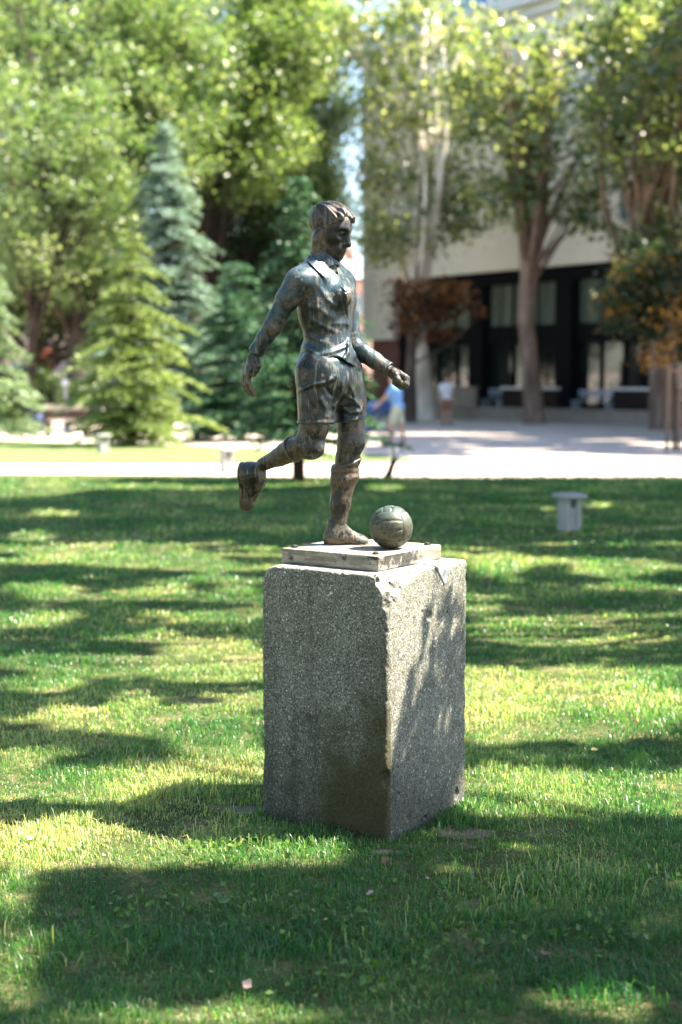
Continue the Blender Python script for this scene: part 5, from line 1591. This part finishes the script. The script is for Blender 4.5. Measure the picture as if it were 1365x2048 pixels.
for sx in (-0.52, 0.52):
    b = BM(); b.box((sx, 0.04, 0.38), (0.08, 0.07, 0.78)); b.box((sx, 0.46, 0.2), (0.08, 0.07, 0.42)); b.box((sx, 0.25, 0.40), (0.06, 0.36, 0.05)); b.build('leg', M_dwood, bn)
p = on_z(72, 872)
bi = thing('litter_bin', 'dark blue litter bin standing beside the park bench', 'bin', tuple(p))
b = BM(); b.lathe([(0.17, 0.08), (0.20, 0.1), (0.22, 0.62), (0.19, 0.64)], n=18); b.build('drum', simple('navy_paint', (0.012, 0.028, 0.07), 0.5, 0.1, 4), bi, True)
b = BM(); b.lathe([(0.235, 0.64), (0.235, 0.68), (0.1, 0.74)], n=18); b.build('lid', M_iron, bi)
b = BM(); b.tube([(0, 0, -0.03), (0, 0, 0.1)], 0.06, 8); b.build('foot', M_iron, bi)
p = on_z(62, 862)
sl_ = thing('stone_block', 'pale low stone block at the side of the litter bin', 'block', tuple(on_z(40, 866)))
b = BM(); b.box((0, 0.3, 0.28), (0.85, 0.5, 0.12), None, 0.02); b.build('slab', M_stool, sl_)
for sx in (-0.3, 0.3):
    b = BM(); b.box((sx, 0.3, 0.1), (0.16, 0.4, 0.24)); b.build('foot', M_stool, sl_)
p = on_z(134, 858)
lm = thing('lamp_post', 'slim grey lamp post with a round white globe behind the park bench', 'lamp', tuple(p))
b = BM(); b.tube([(0, 0, -0.05), (0, 0, 1.35)], 0.055, 10); b.lathe([(0.11, 0), (0.11, 0.08), (0.06, 0.14)], n=12); b.build('post', simple('grey_paint', (0.42, 0.42, 0.43), 0.5, 0.05, 4), lm)
b = BM(); bmesh.ops.create_uvsphere(b.bm, u_segments=16, v_segments=10, radius=0.11, matrix=Matrix.Translation((0, 0, 1.44))); b.build('globe', simple('white_globe', (0.8, 0.8, 0.8), 0.2, 0.02, 2), lm, True)
# ---------------------------------------------------------------- people on the square
M_sk = simple('skin', (0.42, 0.25, 0.17), 0.6, 0.08, 6)
M_hair1 = simple('dark_hair', (0.02, 0.014, 0.01), 0.6, 0.2, 20)
M_hair2 = simple('brown_hair', (0.10, 0.05, 0.03), 0.6, 0.2, 20)
M_bshirt = simple('light_blue_cotton', (0.16, 0.34, 0.66), 0.85, 0.08, 8)
M_wshirt = simple('white_cotton', (0.66, 0.67, 0.72), 0.85, 0.04, 8)
M_khaki = simple('pale_khaki', (0.40, 0.42, 0.34), 0.85, 0.08, 8)
M_shoe = simple('shoe_leather', (0.10, 0.09, 0.08), 0.6, 0.2, 8)
def person(label, loc, rz, Hh, shirt_m, short_m, hair_m, pose, h=0.012):
    """pose: joint positions in metres in a frame with x to the figure's left, -y forward, z up"""
    r = thing('person', label, 'person', loc, rz)
    A = {k: np.array(v, np.float32) for k, v in pose.items()}
    lean = A['neck'] - A['pel']
    def legs(P, g, upto=0.0):
        d = None
        for s in 'lr':
            q = chain(P, [A['hip' + s], A['kn' + s], A['an' + s]], np.array([0.085, 0.06, 0.038]) + g, 0.03)
            d = q if d is None else smin(d, q, 0.02)
        return d
    def torso(P, g):
        mid = A['pel'] * 0.45 + A['neck'] * 0.55
        d = smin(ell(P, A['pel'], np.array([0.165, 0.115, 0.14]) + g), ell(P, mid, np.array([0.165, 0.12, 0.22]) + g), 0.08)
        d = smin(d, cap(P, A['shl'], A['shr'], 0.07 + g, 0.07 + g), 0.08)
        return d
    def arms(P, g, cut=None):
        d = None
        for s in 'lr':
            q = chain(P, [A['sh' + s], A['el' + s], A['wr' + s]], np.array([0.055, 0.042, 0.028]) + g, 0.02)
            d = q if d is None else np.minimum(d, q)
        return d
    def bodyf(P):
        d = smin(torso(P, -0.012), legs(P, 0), 0.05)
        d = smin(d, arms(P, 0), 0.03)
        hd = A['head']; f = A['face'] / np.linalg.norm(A['face'])
        sd = np.cross(f, [0, 0, 1]); sd /= np.linalg.norm(sd); up = np.cross(sd, f); R = np.stack([f, sd, up], 1)
        d = smin(d, cap(P, A['neck'], hd - (0, 0, 0.04), 0.056, 0.05), 0.03)
        d = smin(d, ell(P, hd + 0.0 * f, (0.098, 0.076, 0.12), R), 0.02)
        d = smin(d, ell(P, hd + 0.05 * f - 0.07 * up, (0.05, 0.05, 0.055), R), 0.03)
        d = smin(d, ell(P, hd + 0.105 * f - 0.02 * up, (0.02, 0.014, 0.026), R), 0.012)
        for s in (1, -1): d = smin(d, ell(P, hd + 0.078 * s * sd - 0.01 * up, (0.025, 0.012, 0.034), R), 0.006)
        for s in 'lr':
            w = A['wr' + s]; dr = w - A['el' + s]; dr = dr / np.linalg.norm(dr)
            d = smin(d, cap(P, w, w + dr * 0.07, 0.028, 0.036), 0.02)
            sdv = np.cross(dr, [0, 0, 1.0]); sdv = sdv / (np.linalg.norm(sdv) + 1e-6)
            for k in range(4):
                o = sdv * (0.017 * (k - 1.5))
                d = smin(d, chain(P, [w + dr * 0.07 + o, w + dr * 0.12 + o, w + dr * 0.135 + o - np.array([0, 0, 0.03])], [0.0105, 0.0095, 0.008], 0.003), 0.004)
            d = smin(d, cap(P, w + dr * 0.03 + sdv * 0.03, w + dr * 0.085 + sdv * 0.05, 0.012, 0.009), 0.006)
            a = A['an' + s]; ft = A['ft' + s]
            d = smin(d, cap(P, a - (0, 0, 0.04), ft, 0.042, 0.032), 0.03)
        return smax(d, -P[:, 2] + 0.002, 0.01)
    J_ = np.array(list(A.values())); J_ = J_[[k for k, n in enumerate(A) if n != 'face']]
    lo, hi = J_.min(0) - 0.3, J_.max(0) + 0.3
    new_obj('body', sdf_mesh('body', bodyf, lo, hi, h), M_sk, r)
    def shirtf(P):
        d = torso(P, 0.016)
        for s in 'lr':
            q = cap(P, A['sh' + s], A['sh' + s] * 0.25 + A['el' + s] * 0.75, 0.075, 0.068)
            q = np.maximum(q, plane(P, A['sh' + s] * 0.3 + A['el' + s] * 0.7, A['el' + s] - A['sh' + s]))
            d = smin(d, q, 0.04)
        d = smax(d, plane(P, A['pel'] - (0, 0, 0.06), (0, 0, -1)), 0.01)
        return smax(d, plane(P, A['neck'] + (0, 0, 0.03), (0, 0, 1)), 0.01) + 0.01 * vnoise(P, 9, 3)
    new_obj('shirt', sdf_mesh('shirt', shirtf, lo, hi, h), shirt_m, r)
    def shortf(P):
        d = ell(P, A['pel'] - (0, 0, 0.03), (0.172, 0.125, 0.13))
        for s in 'lr':
            q = cap(P, A['hip' + s], A['kn' + s], 0.105, 0.098)
            q = np.maximum(q, plane(P, A['hip' + s] * 0.1 + A['kn' + s] * 0.9, A['kn' + s] - A['hip' + s]))
            d = smin(d, q, 0.03)
        return smax(d, plane(P, A['pel'] + (0, 0, 0.04), (0, 0, 1)), 0.01) + 0.008 * vnoise(P, 9, 5)
    new_obj('shorts', sdf_mesh('shorts', shortf, lo, hi, h), short_m, r)
    def hairf(P):
        hd = A['head']; f = A['face'] / np.linalg.norm(A['face'])
        d = ell(P, hd - 0.01 * f + (0, 0, 0.01), (0.105, 0.105, 0.13))
        return smax(d, plane(P, hd + 0.045 * f + (0, 0, 0.03), f - np.array([0, 0, 0.55])), 0.015) + 0.012 * vnoise(P, 30, 6)
    new_obj('hair', sdf_mesh('hair', hairf, lo, hi, h), hair_m, r)
    for s in 'lr':
        def shoef(P):
            a = A['an' + s]; ft = A['ft' + s]
            return smax(cap(P, a - (0, 0, 0.045), ft, 0.05, 0.042), -P[:, 2], 0.004)
        new_obj('shoe', sdf_mesh('shoe', shoef, lo, hi, h), M_shoe, r)
    return r
pm = on_z(792, 892, -0.03)
person('person in a light blue shirt and pale shorts walking with a blue pushchair', tuple(pm), 0, 1.75, M_bshirt, M_khaki, M_hair1, dict(
    pel=(0.02, 0, 0.95), neck=(-0.05, 0, 1.44), head=(-0.06, 0, 1.60), face=(-0.9, -0.25, -0.2), shl=(-0.07, -0.17, 1.38), shr=(0.00, 0.17, 1.38), ell=(-0.26, -0.2, 1.16), elr=(-0.20, 0.2, 1.14), wrl=(-0.45, -0.16, 0.98), wrr=(-0.45, 0.16, 0.98),
    hipl=(-0.02, -0.09, 0.88), hipr=(0.06, 0.09, 0.88), knl=(-0.12, -0.1, 0.50), knr=(0.12, 0.1, 0.49), anl=(-0.13, -0.1, 0.09), anr=(0.2, 0.1, 0.13), ftl=(-0.31, -0.11, 0.035), ftr=(0.06, 0.11, 0.035)))
pw = on_z(893, 850, -0.03)
person('person in a white T-shirt and brown shorts standing near the terrace', tuple(pw), 0.5, 1.68, M_wshirt, simple('brown_cotton', (0.24, 0.12, 0.07), 0.85, 0.1, 8), M_hair2, dict(
    pel=(0, 0, 0.92), neck=(0, 0.02, 1.40), head=(0, 0.0, 1.56), face=(0.3, -0.9, -0.1), shl=(0.18, 0.02, 1.34), shr=(-0.18, 0.02, 1.34), ell=(0.26, 0.04, 1.08), elr=(-0.26, 0.04, 1.08), wrl=(0.25, -0.06, 0.86), wrr=(-0.25, -0.06, 0.86),
    hipl=(0.09, 0, 0.86), hipr=(-0.09, 0, 0.86), knl=(0.1, -0.02, 0.48), knr=(-0.09, 0.03, 0.48), anl=(0.11, 0.02, 0.08), anr=(-0.11, 0.08, 0.08), ftl=(0.14, -0.14, 0.035), ftr=(-0.13, -0.08, 0.035)))
# pushchair
pp = on_z(750, 892, -0.03)
pc = thing('pushchair', 'blue pushchair with dark wheels pushed by the person in light blue', 'pushchair', tuple(pp))
M_navy = simple('blue_fabric', (0.015, 0.06, 0.19), 0.8, 0.1, 8)
M_tube = simple('black_tube', (0.02, 0.02, 0.022), 0.4, 0.1, 8, 0.3)
for sy in (-0.22, 0.22):
    b = BM(); b.tube([(-0.32, sy, 0.12), (0.05, sy, 0.55), (0.28, sy, 0.95)], 0.016, 8); b.tube([(0.25, sy, 0.12), (-0.05, sy, 0.5), (-0.1, sy, 0.62)], 0.016, 8); b.build('frame', M_tube, pc)
b = BM(); b.tube([(0.28, -0.22, 0.95), (0.28, 0.22, 0.95)], 0.018, 8); b.build('handle', M_tube, pc)
b = BM(); b.box((-0.12, 0, 0.40), (0.34, 0.38, 0.06), (0, -0.15, 0), 0.02); b.box((0.08, 0, 0.60), (0.06, 0.38, 0.45), (0, 0.35, 0), 0.02); b.build('seat', M_navy, pc)
b = BM()
for k in range(7):
    a0, a1 = math.radians(-10 + 22 * k), math.radians(-10 + 22 * (k + 1))
b.tube([(0.10 + 0.30 * math.cos(a), 0, 0.66 + 0.28 * math.sin(a)) for a in np.linspace(0.4, 2.7, 9)], [0.13, 0.15, 0.16, 0.16, 0.16, 0.16, 0.16, 0.15, 0.13], 12)
b.build('canopy', M_navy, pc, True)
def wheel(x, y, r):
    b = BM(); pts = [(x + r * math.cos(a), y, r + r * 0 + r * math.sin(a) + 0.018) for a in np.linspace(0, 2 * math.pi, 21)]
    b.tube(pts, 0.018, 6, False)
    for k in range(5):
        a = k * 2 * math.pi / 5; b.tube([(x, y, r + 0.018), (x + r * math.cos(a), y, r + 0.018 + r * math.sin(a))], 0.006, 5)
    b.tube([(x, y - 0.03, r + 0.018), (x, y + 0.03, r + 0.018)], 0.03, 8)
    return b.build('wheel', M_tube, pc)
for sy in (-0.26, 0.26): wheel(0.25, sy, 0.12); wheel(-0.32, sy, 0.10)
# ---------------------------------------------------------------- fallen leaves on the grass
M_dry = [simple('dry_leaf', (0.36, 0.25, 0.19), 0.8, 0.2, 30), simple('brown_leaf', (0.15, 0.07, 0.045), 0.8, 0.25, 30), simple('yellow_leaf', (0.38, 0.30, 0.12), 0.8, 0.2, 30)]
def fallen(u, v, size, m, label, seed):
    rg = np.random.default_rng(seed)
    p = on_z(u, v, 0.035)
    n = 9
    bm = bmesh.new()
    prof = [0.05, 0.45, 0.75, 1.0, 0.95, 0.8, 0.55, 0.3, 0.03]
    curl = rg.uniform(0.2, 0.7); rows = []
    for i in range(n):
        t = i / (n - 1) - 0.5
        row = []
        for j in (-1, -0.5, 0, 0.5, 1):
            w = prof[i] * 0.36 * (1 + 0.18 * math.sin(i * 2.3 + seed)) * j
            row.append(bm.verts.new((t * size, w * size, size * (curl * (t * t * 0.9 + abs(w) * 0.6) + 0.05 * math.sin(5 * t + seed)))))
        rows.append(row)
    for i in range(n - 1):
        for j in range(4): bm.faces.new((rows[i][j], rows[i + 1][j], rows[i + 1][j + 1], rows[i][j + 1]))
    me = bpy.data.meshes.new('fallen_leaf'); bm.to_mesh(me); bm.free()
    for q in me.polygons: q.use_smooth = True
    o = new_obj('fallen_leaf', me, M_dry[m])
    o.location = p; o.rotation_euler = (rg.uniform(-0.5, 0.5), rg.uniform(-0.5, 0.5), rg.uniform(0, 6.28))
    tag(o, label, 'leaf', 'fallen leaves on the grass')
for i, (u, v, s, m, lab) in enumerate([
    (741, 1786, 0.040, 0, 'pale pinkish fallen leaf on shaded grass in front of the pedestal'), (612, 1749, 0.042, 1, 'dark curled fallen leaf where sun meets shade below the pedestal'), (770, 1721, 0.05, 1, 'brown fallen leaf on the bare earth at the foot of the pedestal'),
    (347, 1779, 0.055, 1, 'large reddish brown fallen leaf in the shade below the sunny patch'), (187, 1736, 0.035, 0, 'pale fallen leaf in the sunny patch of near grass'), (62, 1676, 0.045, 0, 'buff fallen leaf near the edge at the top of the sunny patch'),
    (18, 1728, 0.035, 1, 'small brown fallen leaf at the very edge of the sunny patch'), (653, 1838, 0.028, 2, 'tiny yellowish fallen leaf in the deep shade of the near grass'), (855, 1757, 0.022, 0, 'tiny buff fallen leaf on shaded grass past the front corner'),
    (818, 1716, 0.04, 1, 'brown fallen leaf against the lit face of the pedestal base'), (1090, 1906, 0.05, 1, 'dark brown fallen leaf lying deep in shaded long grass'), (495, 1968, 0.05, 0, 'greyish fallen leaf half buried in the foremost shaded grass'),
    (422, 1944, 0.025, 2, 'small yellow fallen leaf in the foremost shaded grass'), (930, 1690, 0.04, 1, 'brown fallen leaf on the bare soil beside the pedestal'), (1190, 1500, 0.05, 2, 'yellow fallen leaf on the sunny grass beyond the pedestal')]):
    fallen(u, v, s * 0.72, m, lab, i + 1)
# ---------------------------------------------------------------- grass blades of the near lawn
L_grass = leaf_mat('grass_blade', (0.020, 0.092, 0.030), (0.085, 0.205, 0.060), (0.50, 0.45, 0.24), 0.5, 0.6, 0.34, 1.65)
rg = np.random.default_rng(9)
def scatter(y0, y1, dens, side):
    A = (y1 - y0) * (0.25 * (y0 + y1) * 2 / 2 + side) * 1.0
    n = int(dens * (y1 - y0) * 2 * (0.255 * (y0 + y1) / 2 + side))
    y = rg.uniform(y0, y1, n); x = rg.uniform(-1, 1, n) * (0.255 * y + side)
    return x, y
BL = []
for y0, y1, dens, hgt, wid, side in ((2.9, 4.6, 16500, 0.029, 0.0027, 0.5), (4.6, 6.2, 14000, 0.028, 0.0029, 0.7), (6.2, 8.5, 6200, 0.031, 0.0043, 1.0), (8.5, 13, 2100, 0.035, 0.008, 1.8), (13, PATH_Y + 0.25, 650, 0.038, 0.016, 3.2)):
    x, y = scatter(y0, y1, dens, side)
    P = np.stack([x, y, 0 * x], 1).astype(np.float32)
    n1 = fbm(P, 2.2, 3, 61); n2 = fbm(P, 9, 2, 62)
    keep = rg.random(len(x)) < np.clip(0.95 + 1.1 * n2, 0.35, 1)
    # none under the pedestal, few on the bare soil
    q = (np.stack([x, y, 0 * x], 1) - PC3) @ PR
    keep &= ~((np.abs(q[:, 0]) < PH) & (np.abs(q[:, 1]) < PH))
    for c, rx, ry, m in SOIL:
        p0 = on_z(*c)
        e = ((x - p0[0]) / rx) ** 2 + ((y - p0[1]) / ry) ** 2
        keep &= ~((e < 0.8 + 0.7 * n2) & (rg.random(len(x)) < 0.82))
    x, y, n1, n2 = x[keep], y[keep], n1[keep], n2[keep]
    h = hgt * np.clip(0.95 + 1.1 * n1 + 0.6 * n2, 0.4, 2.0) * rg.uniform(0.5, 1.35, len(x))
    BL.append((x, y, h, np.full(len(x), wid), n1, n2))
# longer tufts, some of them against the pedestal
for u, v, n, hh, sp in ((920, 1650, 160, 0.10, 0.05), (905, 1662, 120, 0.08, 0.06), (1180, 1770, 380, 0.11, 0.16), (1090, 1790, 240, 0.10, 0.12), (380, 1590, 420, 0.11, 0.14), (60, 1690, 320, 0.10, 0.15), (560, 1680, 320, 0.075, 0.12), (650, 1692, 320, 0.07, 0.12), (480, 1680, 260, 0.08, 0.12),
                        (800, 1900, 360, 0.09, 0.2), (300, 1880, 420, 0.09, 0.2), (1180, 1985, 420, 0.10, 0.12), (1000, 1850, 300, 0.09, 0.15), (500, 1900, 300, 0.09, 0.15), (1250, 1640, 300, 0.09, 0.2), (140, 1900, 260, 0.10, 0.12)):
    p0 = on_z(u, v); x = p0[0] + rg.normal(size=n) * sp; y = p0[1] + rg.normal(size=n) * sp * 0.6
    q = (np.stack([x, y, 0 * x], 1) - PC3) @ PR
    k = ~((np.abs(q[:, 0]) < PH + 0.004) & (np.abs(q[:, 1]) < PH + 0.004)); x, y = x[k], y[k]
    BL.append((x, y, 0.68 * hh * rg.uniform(0.4, 1.2, len(x)), np.full(len(x), 0.0036), np.zeros(len(x)), np.zeros(len(x))))
# untrimmed grass against the foot of the concrete
for ax, sgn, n in ((0, 1, 900), (1, -1, 1300), (0, -1, 500)):
    q = np.zeros((n, 3)); q[:, 1 - ax] = rg.uniform(-PH, PH, n); q[:, ax] = sgn * (PH + 0.004 + np.abs(rg.normal(0, 0.018, n)))
    wv_ = PC3 + q @ PR.T
    gap = fbm(wv_.astype(np.float32), 6, 2, 68)
    k = gap > -0.12
    hh = (0.035 + 0.06 * np.clip(gap + 0.2, 0, 0.6)) * rg.uniform(0.5, 1.4, n)
    BL.append((wv_[k, 0], wv_[k, 1], hh[k], np.full(k.sum(), 0.0034), np.zeros(k.sum()), np.zeros(k.sum())))
x, y, h, w, n1, n2 = [np.concatenate([b[i] for b in BL]) for i in range(6)]
n = len(x)
z = lawn_z(x, y) - 0.004
az = rg.uniform(0, 6.283, n); lean = np.abs(rg.normal(0, 0.62, n)) + 0.1
wind = fbm(np.stack([x, y, 0 * x], 1).astype(np.float32), 3.5, 2, 66)
dx, dy = np.cos(az + wind * 0.6) * lean + wind * 0.3, np.sin(az + wind * 0.6) * lean
fa = az + rg.normal(0, 0.5, n) + math.pi / 2
sx, sy = np.cos(fa), np.sin(fa)
B0 = np.stack([x, y, z], 1); S_ = np.stack([sx, sy, 0 * x], 1)
wv = (w * rg.uniform(0.7, 1.3, n))[:, None]
L1 = np.stack([dx * 0.32, dy * 0.32, np.full(n, 0.62)], 1) * h[:, None]
L2 = np.stack([dx * 1.05, dy * 1.05, 1.0 - 0.35 * lean], 1) * h[:, None]
V = np.empty((n, 5, 3), np.float32)
V[:, 0] = B0 - S_ * wv * 0.5; V[:, 1] = B0 + S_ * wv * 0.5
V[:, 2] = B0 + L1 + S_ * wv * 0.42; V[:, 3] = B0 + L1 - S_ * wv * 0.42
V[:, 4] = B0 + L2
i = np.arange(n)[:, None] * 5
me = mesh_np('grass', V.reshape(-1, 3), [i + np.array([0, 1, 2, 3]), i + np.array([3, 2, 4])])
_sun = on_z(200, 1700); straw_shade = 0.3 * np.exp(-(((x - _sun[0]) / 0.8) ** 2 + ((y - _sun[1]) / 0.35) ** 2))
_shd = on_z(1120, 1800); straw_shade = straw_shade - 0.16 * np.exp(-(((x - _shd[0]) / 1.2) ** 2 + ((y - _shd[1]) / 0.7) ** 2)) - 0.08 * (y < 4.4)  # shade put into the blade colour: greener, less straw on shaded ground
dry = np.clip(0.42 + straw_shade + 0.7 * fbm(np.stack([x, y, 0 * x], 1).astype(np.float32), 1.6, 3, 70) + rg.normal(0, 0.24, n), 0, 1)
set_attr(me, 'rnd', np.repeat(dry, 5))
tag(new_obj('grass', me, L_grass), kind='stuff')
print('blades', n)
# clover and broad weeds between the blades
CW = []
for u, v, n, sp in ((600, 1830, 90, 0.16), (830, 1900, 70, 0.15), (500, 1690, 40, 0.08), (950, 1780, 60, 0.15), (300, 1830, 60, 0.15), (1150, 1880, 50, 0.15), (700, 1980, 40, 0.12), (1250, 1760, 40, 0.12), (430, 1720, 50, 0.10)):
    p0 = on_z(u, v)
    CW.append(np.stack([p0[0] + rg.normal(size=n) * sp, p0[1] + rg.normal(size=n) * sp * 0.6, 0.025 + rg.random(n) * 0.02], 1))
CW = np.concatenate(CW)
q = (CW - PC3) @ PR
CW = CW[~((np.abs(q[:, 0]) < PH + 0.02) & (np.abs(q[:, 1]) < PH + 0.02))]
me = leaf_mesh('ground_cover', CW, 0.022, rg, 0.9, 0.15, 1.2)
tag(new_obj('ground_cover', me, leaf_mat('clover', (0.05, 0.11, 0.02), (0.09, 0.17, 0.03), (0.14, 0.22, 0.05), 0.4)), kind='stuff')
